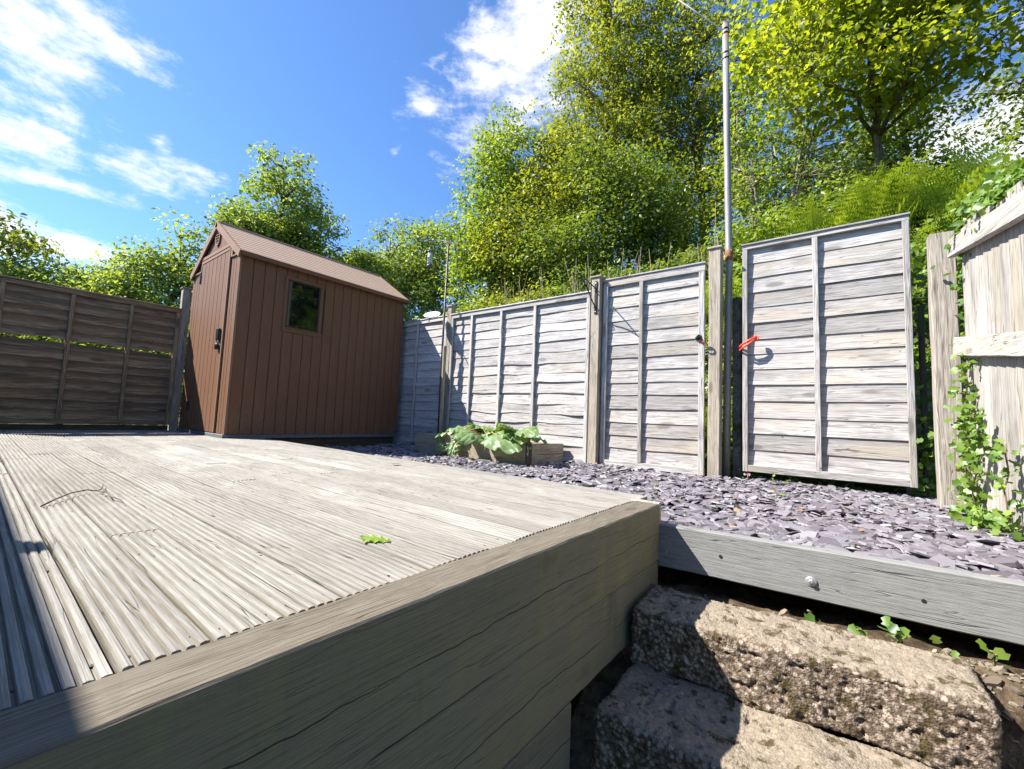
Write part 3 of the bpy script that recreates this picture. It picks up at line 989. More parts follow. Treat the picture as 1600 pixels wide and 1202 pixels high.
def lap_panel(name, label, cat, loc, rz, L, H, nsl, battens, kind, wav=0.012, seed=1, bat_w=0.034, rail=0.045, stile=0.036, group=None, skip=None, slope=0.0, frame_kind=None, bottom_rail=True):
    root = tag(empty(name, loc, rz), label, cat, group)
    fk = frame_kind or kind
    rr = random.Random(seed)
    z0 = 0.05 if bottom_rail else 0.01
    pitch = (H - z0 - rail * 0.6) / nsl
    for i in range(nsl):
        zz = z0 + i * pitch + rr.uniform(-0.006, 0.006)
        hh = pitch + 0.026
        if skip and i == skip: hh = pitch - 0.022
        V, F = slat_vf(L - 0.01, hh, (-0.021 if kind == 'shade' else -0.017) + rr.uniform(-0.002, 0.002), -0.006, 0.007, wav * rr.uniform(0.6, 1.4), seed * 100 + i, 0.005)
        V = [(p[0], p[1], p[2] + zz + slope * p[0]) for p in V]
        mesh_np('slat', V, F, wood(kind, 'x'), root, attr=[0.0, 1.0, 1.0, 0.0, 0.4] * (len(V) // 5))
    b = dict(N=10, bev=0.003, amp=0.0014)
    beam('top_rail', (0, -0.026, H - rail / 2), (L, -0.026, H - rail / 2 + slope * L), 0.026, rail, wood(fk, 'x'), root, seed=seed, **b)
    beam('cap_strip', (-0.006, -0.012, H + 0.007), (L + 0.006, -0.012, H + 0.007 + slope * L), 0.075, 0.014, wood(fk, 'x'), root, seed=seed + 8, **b)
    if bottom_rail:
        beam('bottom_rail', (0, -0.027, 0.028), (L, -0.027, 0.028 + slope * L), 0.030, 0.05, wood(fk, 'x'), root, seed=seed + 1, **b)
    for x in (stile / 2, L - stile / 2):
        beam('stile', (x, -0.0335, 0.004), (x, -0.0335, H - rail - 0.002 + slope * x), stile, 0.022, wood(fk, 'z'), root, up=(0, 1, 0), seed=int(x * 10) + seed, **b)
    for x in battens:
        beam('batten', (x, -0.032, 0.055 if bottom_rail else 0.0), (x + rr.uniform(-0.006, 0.006), -0.032, H - rail - 0.002 + slope * x), bat_w, 0.020, wood(fk, 'z'), root, up=(0, 1, 0), seed=int(x * 31) + seed, **b)
    m = MB()
    for x in [0.03] + list(battens) + [L - 0.03]:
        m.box(x - 0.017, x + 0.017, 0.006, 0.03, 0.0, H - 0.01 + slope * x)
    m.build('back_battens', wood(fk, 'z'), root)
    return root


def post(name, label, x, y, z0, z1, w, d, kind, cap=True, seed=1, lean=(0, 0), group=None):
    root = tag(empty(name, (x, y, z0)), label, 'post', group)
    beam('shaft', (0, 0, -0.25), (lean[0], lean[1], z1 - z0), w, d, wood(kind, 'z'), root, up=(1, 0, 0), seed=seed, N=26, bev=0.004, amp=0.003, freq=5)
    if cap:
        m = MB(); m.bbox(lean[0] - d / 2 - 0.012, lean[0] + d / 2 + 0.012, lean[1] - w / 2 - 0.012, lean[1] + w / 2 + 0.012, z1 - z0 - 0.001, z1 - z0 + 0.016, 0.004)
        m.build('cap', wood(kind, 'x'), root)
    return root


A = R(-90)
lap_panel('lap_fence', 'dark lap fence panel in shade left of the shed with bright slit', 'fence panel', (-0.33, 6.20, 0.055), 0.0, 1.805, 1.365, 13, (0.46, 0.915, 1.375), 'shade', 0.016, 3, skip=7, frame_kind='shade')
g = tag(empty('gravel_board', (0.6, 6.19, 0.0)), 'low dark timber board under the shaded fence panel', 'gravel board')
beam('board', (-0.93, 0.0, 0.024), (0.87, 0.0, 0.024), 0.03, 0.058, wood('dark', 'x'), g, seed=4)
post('fence_post', 'square timber post between dark panel and shed front', 1.525, 6.215, -0.1, 1.685, 0.075, 0.085, 'oldpost', True, 5)

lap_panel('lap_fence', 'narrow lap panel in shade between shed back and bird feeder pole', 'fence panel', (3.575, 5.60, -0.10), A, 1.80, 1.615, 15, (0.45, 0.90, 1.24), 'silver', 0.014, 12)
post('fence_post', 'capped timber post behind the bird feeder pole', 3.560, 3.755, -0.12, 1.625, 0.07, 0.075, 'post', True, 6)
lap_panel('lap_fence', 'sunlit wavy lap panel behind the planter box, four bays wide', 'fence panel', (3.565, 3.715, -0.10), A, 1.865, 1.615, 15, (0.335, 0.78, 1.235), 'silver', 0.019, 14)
post('fence_post', 'capped timber post carrying the black iron bracket', 3.556, 1.792, -0.12, 1.645, 0.085, 0.085, 'post', True, 7)
lap_panel('garden_gate', 'closed lap gate between bracket post and tall steel pole', 'gate', (3.602, 1.735, -0.088), A, 0.885, 1.70, 14, (0.365,), 'gate', 0.009, 16, rail=0.06, stile=0.045)
post('gate_post', 'stout sunlit timber post directly left of the steel pole', 3.60, 0.783, -0.12, 1.715, 0.085, 0.095, 'post', True, 8, (0.0, -0.01))
lap_panel('open_gate', 'freestanding lap gate tied with orange strap, right of the steel pole', 'gate', (3.70, 0.597, -0.030), A, 0.968, 1.760, 14, (0.47,), 'gate', 0.006, 18, rail=0.032, stile=0.036)

# concrete post and old boards behind the gates
cp = tag(empty('concrete_post', (3.80, 0.655, -0.15)), 'dark mossy concrete post right of the steel pole', 'post')
V, F = beam_vf((0, 0, -0.1), (0, 0, 1.50), 0.062, 0.09, seed=31, N=30, amp=0.004, up=(1, 0, 0))
fix_normals(mesh_np('shaft', V, F, CONC, cp))
bp = tag(empty('back_post', (3.80, -0.425, -0.15)), 'dark green stained stake just behind the freestanding gate edge', 'post')
beam('shaft', (0, 0, -0.1), (0.0, 0.0, 1.30), 0.030, 0.05, wood('dark', 'z'), bp, up=(1, 0, 0), seed=9, N=20)
ob = tag(empty('old_board_fence', (4.05, -0.60, -0.15)), 'low old board fence glimpsed behind the right hand gate post', 'fence')
for k in range(6):
    beam('board', (0.0, 0.25, 0.08 + k * 0.15), (0.02, -0.35, 0.08 + k * 0.15), 0.02, 0.142, wood('oldpost', 'y'), ob, seed=40 + k, N=10)

# right-hand gate post and feather-edge fence
gp = tag(empty('gate_post', (3.33, -0.470, -0.12)), 'thick grey split timber post at the foot of ivy, right side', 'post')
beam('shaft', (0, 0.0, -0.2), (0.01, 0.003, 1.565), 0.108, 0.10, wood('oldpost', 'z'), gp, up=(1, 0, 0), seed=77, N=40, bev=0.006, amp=0.004, freq=6)
FA = math.atan2(-0.0725, -0.72)
ff = tag(empty('board_fence', (3.23, -0.512, 0.0), FA), 'sunlit pale board fence with rails and ivy at right edge', 'fence')
SL = -0.150
for zt, nm in ((1.372, 'top_rail'), (0.826, 'middle_rail')):
    beam(nm, (0.0 + (0.02 if nm == 'middle_rail' else 0), -0.018, zt - 0.049), (2.3, -0.018, zt - 0.049 + SL * 2.3), 0.034, 0.098, wood('rail', 'x'), ff, seed=int(zt * 50), N=36, bev=0.005, amp=0.003)
rng = random.Random(8)
for k in range(25):
    x0 = 0.055 + k * 0.088
    zt = 1.425 + SL * x0 + rng.uniform(-0.02, 0.012)
    V = []
    w_ = 0.104
    zs_ = np.linspace(-0.30, zt, 14)
    for zz in zs_:
        jx = 0.003 * math.sin(zz * 4 + k)
        V += [(x0 + jx, 0.004, zz), (x0 + w_ + jx, 0.012, zz), (x0 + w_ + jx, 0.017, zz), (x0 + jx, 0.022, zz)]
    F = []
    for i in range(len(zs_) - 1):
        a = i * 4
        F += [(a, a + 1, a + 5, a + 4), (a + 1, a + 2, a + 6, a + 5), (a + 2, a + 3, a + 7, a + 6), (a + 3, a, a + 4, a + 7)]
    F += [(3, 2, 1, 0), tuple(len(V) - 4 + q for q in range(4))]
    mesh_np('board', V, F, wood('board', 'z'), ff)
m = MB(); m.box(0.0, 0.05, 0.03, 0.10, -0.3, 1.28); m.build('back_post', wood('dark', 'z'), ff)

# side fence at the left, out of frame; its shadow lies on the deck
for k, (ya, lb) in enumerate(((6.10, 'lap panel of the left side fence beside the shaded end panel'), (4.30, 'middle lap panel of the left side fence along the deck'), (2.50, 'lap panel of the left side fence nearest the sleepers'), (0.70, 'lap panel of the left side fence beyond the deck front'))):
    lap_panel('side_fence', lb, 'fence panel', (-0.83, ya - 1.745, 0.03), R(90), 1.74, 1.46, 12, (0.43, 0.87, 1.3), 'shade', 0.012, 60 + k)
    if k: post('side_fence_post', 'timber post at the upper end of the %s left side panel' % ('second', 'third', 'last')[k - 1], -0.825, ya + 0.03, -0.1, 1.565, 0.085, 0.085, 'oldpost', False, 70 + k)

# ------------------------------------------------------------------ shed
shed = tag(empty('garden_shed', (2.5, 5.27, 0.0)), 'brown plastic plank shed with gable door and one small window', 'shed')
OX, OY = 2.5, 5.27


def sl(m, name, mat, parent=None):
    m.v = [(p[0] - OX, p[1] - OY, p[2]) for p in m.v]
    o = m.build(name, mat, parent or shed)
    fix_normals(o)
    return o


XF, XB, YR, YL = 1.52, 3.475, 4.59, 5.97
ZF, ZE, ZR = 0.035, 1.815, 2.275
m = MB(); m.box(XF + 0.022, XB - 0.012, YR + 0.022, YL - 0.022, 0.03, ZE); core = sl(m, 'wall_core', SHEDD)
m = MB(); m.bbox(XF - 0.015, XB, YR - 0.012, YL, -0.004, ZF - 0.001, 0.004); sl(m, 'plinth', PLINTH)
m = MB(); m.box(1.80, 3.45, YR + 0.02, YR + 0.10, -0.125, -0.006); sl(m, 'base_timber', wood('dark', 'x'))
# side wall planks
m = MB(); m.box(XF + 0.03, XB - 0.02, YR + 0.012, YR + 0.03, ZF, ZE); side = sl(m, 'side_wall', SHEDD)
W0, W1, WZ0, WZ1 = 1.985, 2.335, 1.155, 1.665
np_ = 18
pw = (XB - XF - 0.03) / np_
for k in range(np_):
    a = XF + 0.02 + k * pw; b = a + pw - 0.0035
    spans = [(ZF, ZE)]
    if b > W0 and a < W1: spans = [(ZF, WZ0), (WZ1, ZE)]
    for z0, z1 in spans:
        m = MB(); m.bbox(a, b, YR, YR + 0.016, z0, z1, 0.0035); sl(m, 'plank', SHED, side)
m = MB(); m.bbox(XF - 0.002, XF + 0.019, YR - 0.003, YR + 0.018, ZF, ZE, 0.003); sl(m, 'corner_trim', SHEDT)
m = MB(); m.bbox(XB - 0.012, XB + 0.004, YR - 0.003, YR + 0.018, ZF, ZE, 0.003); sl(m, 'corner_trim', SHED)
# window
m = MB()
fw = 0.036
for a, b, c_, d_ in ((W0 - fw, W1 + fw, WZ1, WZ1 + fw), (W0 - fw, W1 + fw, WZ0 - fw - 0.014, WZ0), (W0 - fw, W0, WZ0, WZ1), (W1, W1 + fw, WZ0, WZ1)):
    m.bbox(a, b, YR - 0.013, YR + 0.014, c_, d_, 0.004)
win = sl(m, 'window', SHEDT)
win.data.materials[0] = SHED
m = MB()
for a, b, c_, d_ in ((W0 + 0.001, W1 - 0.001, WZ1 - 0.012, WZ1 - 0.001), (W0 + 0.001, W1 - 0.001, WZ0 + 0.001, WZ0 + 0.012), (W0 + 0.001, W0 + 0.012, WZ0 + 0.0125, WZ1 - 0.0125), (W1 - 0.012, W1 - 0.001, WZ0 + 0.0125, WZ1 - 0.0125)):
    m.bbox(a, b, YR - 0.004, YR + 0.012, c_, d_, 0.002)
sl(m, 'inner_frame', SHEDD, win)
m = MB(); m.box(W0 + 0.006, W1 - 0.006, YR + 0.003, YR + 0.010, WZ0 + 0.006, WZ1 - 0.006); sl(m, 'pane', GLASS, win)
for k in range(4):
    a = W0 + 0.0 + k * 0.092
    m = MB(); m.box(a, a + 0.052, YR - 0.0145, YR - 0.010, WZ0 - 0.024, WZ0 - 0.017); sl(m, 'drain_slot', PLASTIC, win)
# front wall, door
m = MB(); m.box(XF + 0.012, XF + 0.03, YR + 0.03, YL - 0.03, ZF, ZE); front = sl(m, 'front_wall', SHEDD)
D0, D1, DZ = 4.815, 5.645, 1.905


def yplanks(y0, y1, n, x, z0, z1, parent, nm='plank', ztop=None):
    w = (y1 - y0) / n
    for k in range(n):
        a = y0 + k * w + 0.0016; b = y0 + (k + 1) * w - 0.0016
        if ztop is None:
            m = MB(); m.bbox(x, x + 0.016, a, b, z0, z1, 0.0032)
        else:
            m = MB(); za, zb = ztop(a), ztop(b)
            ym = OY
            pts = [(a, z0), (b, z0), (b, zb)] + ([(ym, ztop(ym))] if a < ym < b else []) + [(a, za)]
            nn_ = len(pts)
            m.add([(x, p[0], p[1]) for p in pts] + [(x + 0.016, p[0], p[1]) for p in pts], [tuple(range(nn_)), tuple(range(2 * nn_ - 1, nn_ - 1, -1))] + [(i, (i + 1) % nn_, nn_ + (i + 1) % nn_, nn_ + i) for i in range(nn_)])
        sl(m, nm, SHED, parent)


yplanks(YR + 0.02, D0 - 0.004, 3, XF, ZF, 1.79, front)
yplanks(D1 + 0.006, YL, 4, XF, ZF, 1.79, front)
roofz = lambda y: ZR - 0.035 - abs(y - OY) * (ZR - ZE) / 0.70
yplanks(YR + 0.03, YL - 0.03, 12, XF + 0.003, 1.795, 2.3, front, 'gable_plank', lambda y: max(1.80, roofz(y)))
m = MB(); m.box(XF - 0.004, XF + 0.011, D0 + 0.003, D1 - 0.003, ZF + 0.006, DZ); door = sl(m, 'door', SHEDD)
yplanks(D0 + 0.030, D1 - 0.004, 7, XF - 0.014, ZF + 0.006, DZ - 0.035, door)
m = MB(); m.bbox(XF - 0.017, XF - 0.001, D0 + 0.003, D0 + 0.029, ZF + 0.006, DZ, 0.003); sl(m, 'edge_strip', SHEDT, door)
m = MB(); m.bbox(XF - 0.018, XF - 0.001, D0 + 0.030, D1 - 0.004, DZ - 0.034, DZ, 0.003); sl(m, 'top_strip', SHEDT, door)
m = MB()
m.bbox(XF - 0.016, XF + 0.0015, D0 - 0.05, D1 + 0.03, DZ + 0.008, DZ + 0.048, 0.004)
m.bbox(XF - 0.015, XF + 0.0025, D0 - 0.05, D0 - 0.006, 1.79, DZ + 0.0075, 0.003)
m.bbox(XF - 0.015, XF + 0.0025, D1 + 0.004, D1 + 0.03, 1.79, DZ + 0.0075, 0.003)
m.bbox(XF - 0.014, XF + 0.0025, YR + 0.01, D0 - 0.0505, 1.785, 1.805, 0.003)
m.bbox(XF - 0.014, XF + 0.0025, D1 + 0.0305, YL - 0.01, 1.785, 1.805, 0.003)
sl(m, 'door_surround', SHEDT)
# latch, padlock, hinges
m = MB(); m.bbox(XF - 0.038, XF - 0.0145, 4.872, 4.945, 0.955, 1.075, 0.006); la = sl(m, 'latch', PLASTIC, door)
m = MB(); m.tube([(XF - 0.03, 4.885, 0.955), (XF - 0.03, 4.885, 0.925), (XF - 0.03, 4.895, 0.915), (XF - 0.03, 4.915, 0.915), (XF - 0.03, 4.925, 0.925), (XF - 0.03, 4.925, 0.955)], 0.0045, 6); sl(m, 'shackle', STEEL, door)
m = MB(); m.bbox(XF - 0.046, XF - 0.018, 4.877, 4.933, 0.862, 0.918, 0.008); sl(m, 'padlock', PLASTIC, door)
for z in (1.71, 0.29):
    m = MB(); m.bbox(XF - 0.026, XF - 0.0005, D1 - 0.004, D1 + 0.036, z - 0.055, z + 0.055, 0.005); sl(m, 'hinge', PLASTIC, door)
# vent in the gable
m = MB()
for k in range(20):
    a0, a1 = 2 * math.pi * k / 20, 2 * math.pi * (k + 1) / 20
    for r0, r1, xx in ((1.0, 1.28, XF - 0.012),):
        q = [(xx, OY - 0.01 + r * 0.052 * math.cos(a), 2.105 + r * 0.075 * math.sin(a)) for a in (a0, a1) for r in (r0, r1)]
        q2 = [(XF + 0.002, p[1], p[2]) for p in q]
        m.add(q + q2, [(0, 1, 3, 2), (1, 5, 7, 3), (0, 2, 6, 4)])
sl(m, 'vent_ring', SHEDT)
m = MB(); m.lathe((XF + 0.0022, OY - 0.01, 2.105), [(0.05, 0.0), (0.05, -0.002)], 20, 'x')
m.v = [(p[0], p[1], 2.105 + (p[2] - 2.105) * 1.44) for p in m.v]
sl(m, 'vent_hole', PLASTIC)
for k in range(5):
    zz = 2.105 + (k - 2) * 0.028; hw = 0.050 * math.sqrt(max(0.05, 1 - ((k - 2) * 0.028 / 0.075) ** 2))
    m = MB(); m.bbox(XF - 0.012, XF - 0.001, OY - 0.01 - hw, OY - 0.01 + hw, zz - 0.006, zz + 0.006, 0.002); sl(m, 'vent_louvre', SHEDT)
# roof
RX0, RX1 = 1.508, 3.510
RUN = 0.728; RISE = ZR - ZE + 0.012
rl = math.hypot(RUN, RISE); ca_, sa_ = RUN / rl, RISE / rl
m = MB()
for sgn in (-1, 1):
    q = [(0, 0, -0.030), (rl, 0, -0.030), (rl, 0, -0.012), (0, 0, -0.012)]
    V = []
    for x in (RX0 + 0.01, RX1 - 0.01):
        for s_, _, t_ in q:
            V.append((x, OY + sgn * (s_ * ca_ + t_ * sa_ * 1), ZR - s_ * sa_ + t_ * ca_))
    m.add(V, [(0, 1, 2, 3), (7, 6, 5, 4), (0, 4, 5, 1), (1, 5, 6, 2), (2, 6, 7, 3), (3, 7, 4, 0)])
roof = sl(m, 'roof', SHEDD)
ncr = 11
for sgn in (-1, 1):
    for k in range(ncr):
        s0, s1 = rl * k / ncr, rl * (k + 1) / ncr + 0.004
        V = []
        for x in (RX0, RX1):
            for s_, t_ in ((s0, -0.011), (s1, -0.009), (s1, 0.0005), (s0, -0.002)):
                V.append((x, OY + sgn * (s_ * ca_ + t_ * sa_), ZR - s_ * sa_ + t_ * ca_))
        m = MB(); m.add(V, [(0, 1, 2, 3), (7, 6, 5, 4), (0, 4, 5, 1), (1, 5, 6, 2), (2, 6, 7, 3), (3, 7, 4, 0)])
        sl(m, 'roof_course', SHEDR, roof)
    # bargeboards at both gables, fascia along the eaves
    for x0, x1 in ((RX0 - 0.018, RX0 - 0.001), (RX1 + 0.001, RX1 + 0.016)):
        V = []
        for x in (x0, x1):
            for s_, t_ in ((-0.0, -0.062), (rl + 0.006, -0.062), (rl + 0.006, 0.008), (-0.0, 0.008)):
                V.append((x, OY + sgn * (s_ * ca_ + t_ * sa_), ZR - s_ * sa_ + t_ * ca_))
        m = MB(); m.add(V, [(0, 1, 2, 3), (7, 6, 5, 4), (0, 4, 5, 1), (1, 5, 6, 2), (2, 6, 7, 3), (3, 7, 4, 0)])
        sl(m, 'bargeboard', SHEDT, roof)
    ye = OY + sgn * RUN
    m = MB(); m.bbox(RX0, RX1, min(ye, ye + sgn * 0.016), max(ye, ye + sgn * 0.016), ZE - 0.052, ZE - 0.006, 0.003); sl(m, 'fascia', SHED, roof)
m = MB(); m.tube([(RX0 - 0.01, OY, ZR + 0.002), (RX1 + 0.01, OY, ZR + 0.002)], 0.014, 8); sl(m, 'ridge_cap', SHEDR, roof)

# ------------------------------------------------------------------ planter with rhubarb
pl = tag(empty('planter_box', (3.25, 2.83, -0.11)), 'low timber planter box against the sunlit fence, full of rhubarb', 'planter')
b = dict(N=16, bev=0.004, amp=0.003)
beam('front_board', (-0.275, 0.735, 0.115), (-0.262, -0.10, 0.108), 0.035, 0.205, wood('planter', 'y'), pl, seed=4, **b)
beam('front_board', (-0.285, -0.085, 0.100), (-0.262, -0.700, 0.102), 0.035, 0.195, wood('planter', 'y'), pl, seed=9, **b)
for z in (0.053, 0.150):
    beam('end_board', (-0.235, -0.715, z), (0.245, -0.730, z - 0.004), 0.032, 0.094, wood('planter', 'x'), pl, seed=int(z * 99), **b)
beam('end_board', (-0.23, 0.70, 0.10), (0.245, 0.70, 0.10), 0.032, 0.19, wood('planter', 'x'), pl, seed=12, **b)
beam('back_board', (0.255, 0.70, 0.10), (0.255, -0.74, 0.10), 0.03, 0.18, wood('planter', 'y'), pl, seed=13, **b)
beam('corner_post', (-0.2655, -0.716, 0.0), (-0.2655, -0.716, 0.207), 0.034, 0.052, wood('dark', 'z'), pl, up=(1, 0, 0), seed=14, **b)
xs = np.linspace(-0.24, 0.24, 16); ys = np.linspace(-0.70, 0.69, 40)
GX, GY = np.meshgrid(xs, ys, indexing='ij')
P2 = np.stack([GX.ravel(), GY.ravel(), 0 * GX.ravel()], 1)
idx = np.arange(16 * 40).reshape(16, 40)
mesh_np('compost', np.stack([P2[:, 0], P2[:, 1], 0.13 + fbm(P2 * 12, 3, 3) * 0.05], 1), np.stack([idx[:-1, :-1].ravel(), idx[1:, :-1].ravel(), idx[1:, 1:].ravel(), idx[:-1, 1:].ravel()], 1), SOIL, pl, True)

STALK = plain('rhubarb_stalk', (0.42, 0.055, 0.055), 0.4, var=0.3)
STALKG = plain('rhubarb_stalk_green', (0.33, 0.28, 0.08), 0.45, var=0.3)


def big_leaf(L, W, seed, droop=0.5, ruffle=0.022, nu=34, nv=26, flat=False):
    """heart-shaped crinkled leaf, base at origin, growing along +x"""
    V = []; tone = []
    rr = random.Random(seed); ph = rr.uniform(0, 6)
    for i in range(nu + 1):
        u = i / nu
        w = W * 0.5 * (math.sin(math.pi * min(1, u * 0.96 + 0.02)) ** 0.55) * (1.12 - 0.62 * u) * 1.25
        for j in range(nv + 1):
            v = -1 + 2 * j / nv
            edge = abs(v)
            lob = 1 + (0.07 * math.sin(u * 17 + ph) + 0.05 * math.sin(u * 41 + 2 * ph)) * edge ** 2
            y = v * w * lob
            x = L * (u - 0.16 * edge ** 1.5 * (1 - u) ** 2 * 1.6)
            vein = abs(math.sin((u * 0.9 - edge * 0.55) * 15))            # side veins run out from the midrib
            mid = math.exp(-(v * 9) ** 2)
            z = -droop * L * u * u + ruffle * edge ** 2 * math.sin(u * 23 + 3 * v + ph)
            if not flat:
                z += -0.20 * abs(y) * edge + 0.35 * ruffle * (vein - 0.5) * (0.3 + edge) - 0.010 * mid
            V.append((x, y, z)); tone.append(0.42 + 0.22 * (vein < 0.22) + 0.3 * (mid > 0.5) + rr.uniform(-0.1, 0.1))
    V = np.array(V)
    if not flat:
        V[:, 2] += fbm(V * 38 + seed, 3, seed) * 0.022
        V[:, :2] += np.stack([fbm(V * 25 + seed + 5, 2, seed), fbm(V * 25 + seed + 9, 2, seed + 1)], 1) * 0.012
    idx = np.arange((nu + 1) * (nv + 1)).reshape(nu + 1, nv + 1)
    F = np.stack([idx[:-1, :-1].ravel(), idx[1:, :-1].ravel(), idx[1:, 1:].ravel(), idx[:-1, 1:].ravel()], 1)
    return V, F, tone


rh = tag(empty('rhubarb_plant', (3.02, 2.72, 0.0)), 'rhubarb plant with broad crinkled leaves spilling over the planter edge', 'plant')
RL = [  # leaf base, heading, length, width, pitch, droop, seed
    ((-0.02, 0.02, 0.14), 205, 0.30, 0.34, 0.45, 0.9, 1),
    ((-0.05, -0.22, 0.15), 235, 0.34, 0.40, 0.35, 1.0, 2),
    ((0.02, 0.12, 0.17), 130, 0.26, 0.30, 0.5, 0.7, 3),
    ((0.05, -0.12, 0.18), 300, 0.30, 0.32, 0.35, 0.6, 4),
    ((0.10, -0.45, 0.13), 280, 0.24, 0.26, 0.4, 0.6, 5),
    ((0.10, 0.05, 0.19), 60, 0.25, 0.28, 0.5, 0.6, 6),
    ((0.15, -0.25, 0.16), 340, 0.24, 0.26, 0.45, 0.6, 7),
    ((-0.06, 0.42, 0.05), 215, 0.17, 0.17, -0.5, 0.6, 8),
    ((-0.09, 0.22, 0.06), 200, 0.20, 0.18, -0.6, 0.5, 9),
    ((0.05, 0.38, 0.13), 150, 0.22, 0.20, 0.3, 0.6, 10),
    ((0.0, -0.36, 0.15), 265, 0.27, 0.30, 0.4, 0.9, 11),
]
rr_ = random.Random(3)
for k in range(5):
    RL.append(((rr_.uniform(-0.03, 0.2), rr_.uniform(-0.5, 0.3), rr_.uniform(0.12, 0.2)), rr_.uniform(120, 330), rr_.uniform(0.16, 0.27), rr_.uniform(0.17, 0.27), rr_.uniform(0.2, 0.9), rr_.uniform(0.5, 1.2), 20 + k))
for (bx_, by_, bz_), hd, L, W, pit, dr, sd in RL:
    L *= 0.80; W *= 0.80
    V, F, tone = big_leaf(L, W, sd, dr)
    Mx = Matrix.Rotation(R(hd), 4, 'Z') @ Matrix.Rotation(-pit, 4, 'Y') @ Matrix.Rotation(random.Random(sd).uniform(-0.55, 0.55), 4, 'X')
    M3 = np.array(Mx)[:3, :3]
    mesh_np('leaf', V @ M3.T + (bx_, by_, bz_), F, LM['rhubarb'], rh, True, tone)
    m = MB()
    root_ = Vector((0.12, -0.05 + (by_ * 0.4), 0.0)); tip = Vector((bx_, by_, bz_))
    mid_ = (root_ + tip) / 2 + Vector((0, 0, 0.05))
    m.tube([root_, mid_, tip, Vector(M3 @ np.array((L * 0.4, 0, -0.03)) + np.array(tip))], [0.011, 0.010, 0.008, 0.003], 6)
    m.build('stalk', STALK if sd in (8, 9, 10, 3) else STALKG, rh, True)

# ------------------------------------------------------------------ iron bracket, latch, strap, bird feeder, poles
br = tag(empty('hanging_bracket', (3.512, 1.787, 1.46)), 'black iron hanging basket bracket screwed to a fence post', 'bracket')
m = MB(); m.bbox(-0.007, 0.0, -0.013, 0.013, -0.165, 0.145, 0.002); m.build('back_plate', IRON, br)
m = MB(); m.tube([(-0.004, 0, 0.075), (-0.09, 0.012, 0.10), (-0.18, 0.026, 0.128), (-0.262, 0.043, 0.150)], 0.0055, 6); m.build('arm', IRON, br, True)
m = MB(); m.tube([(-0.004, 0, -0.105), (-0.05, 0.008, -0.06), (-0.12, 0.02, 0.03), (-0.19, 0.03, 0.105), (-0.235, 0.038, 0.142)], 0.0055, 6); m.build('brace', IRON, br, True)
pts = []
for k in range(13):
    a = k / 12 * 1.6 * math.pi
    r = 0.024 * (1 - 0.3 * k / 12)
    pts.append((-0.262 - math.sin(a) * r, 0.043 + 0.16 * math.sin(a) * r, 0.174 - math.cos(a) * r))
m = MB(); m.tube(pts, 0.005, 6); m.build('hook', IRON, br, True)
for z in (0.075, -0.105):
    pts = [(-0.006 - 0.018 * (1 + math.cos(t)), 0.0, z - 0.014 + 0.016 * math.sin(t)) for t in np.linspace(0.3, 5.2, 10)]
    m = MB(); m.tube(pts, 0.0045, 6); m.build('scroll', IRON, br, True)
for z in (0.125, -0.145):
    m = MB(); m.lathe((-0.007, 0, z), [(0.006, 0), (0.0055, -0.002), (0.003, -0.003)], 8, 'x'); m.build('screw', STEEL, br)

la = tag(empty('ring_latch', (3.545, 0.895, 1.0)), 'small black ring latch on the closed gate edge', 'latch')
m = MB(); m.lathe((0.008, 0, 0.0), [(0.022, 0.0), (0.022, -0.008), (0.014, -0.016)], 14, 'x'); m.build('rose', IRON, la)
m = MB(); m.tube([(-0.01, 0.0, 0.0), (-0.035, 0.0, 0.0), (-0.05, -0.012, -0.006)], 0.008, 7); m.build('spindle', IRON, la, True)
m = MB(); m.tube([(-0.05 + 0.006 * math.sin(t), -0.012 + 0.022 * math.sin(t) - 0.008, -0.012 + 0.026 * math.cos(t)) for t in np.linspace(0, 6.283, 13)], 0.0055, 6); m.build('ring', IRON, la, True)
m = MB(); m.tube([(-0.03, -0.02, -0.02), (-0.026, -0.045, -0.04), (-0.02, -0.07, -0.055)], 0.006, 6); m.build('thumb_strap', REDSTRAP, la, True)

st = tag(empty('orange_strap', (3.648, 0.56, 0.95)), 'orange red strap looped round the freestanding gate edge', 'strap')
for q, (zz, r_) in enumerate(((0.0, 0.0085), (-0.028, 0.0075))):
    pts = [(-0.006, -0.062, 0.035 + zz * 0.3), (-0.035, -0.050, 0.033 + zz * 0.4), (-0.040, -0.01, 0.012 + zz), (-0.032, 0.03, -0.012 + zz), (-0.005, 0.052, -0.024 + zz), (0.03, 0.055, -0.022 + zz)]
    V = []
    m = MB(); m.tube(pts, r_, 7); m.v = [(p[0], p[1], p[2]) for p in m.v]; m.build('loop', REDSTRAP, st, True)
m = MB(); m.tube([(-0.02 + 0.004 * math.sin(t), -0.060 + 0.014 * math.cos(t), 0.03 + 0.018 * math.sin(t)) for t in np.linspace(0, 6.28, 12)], 0.006, 6); m.build('knot', REDSTRAP, st, True)

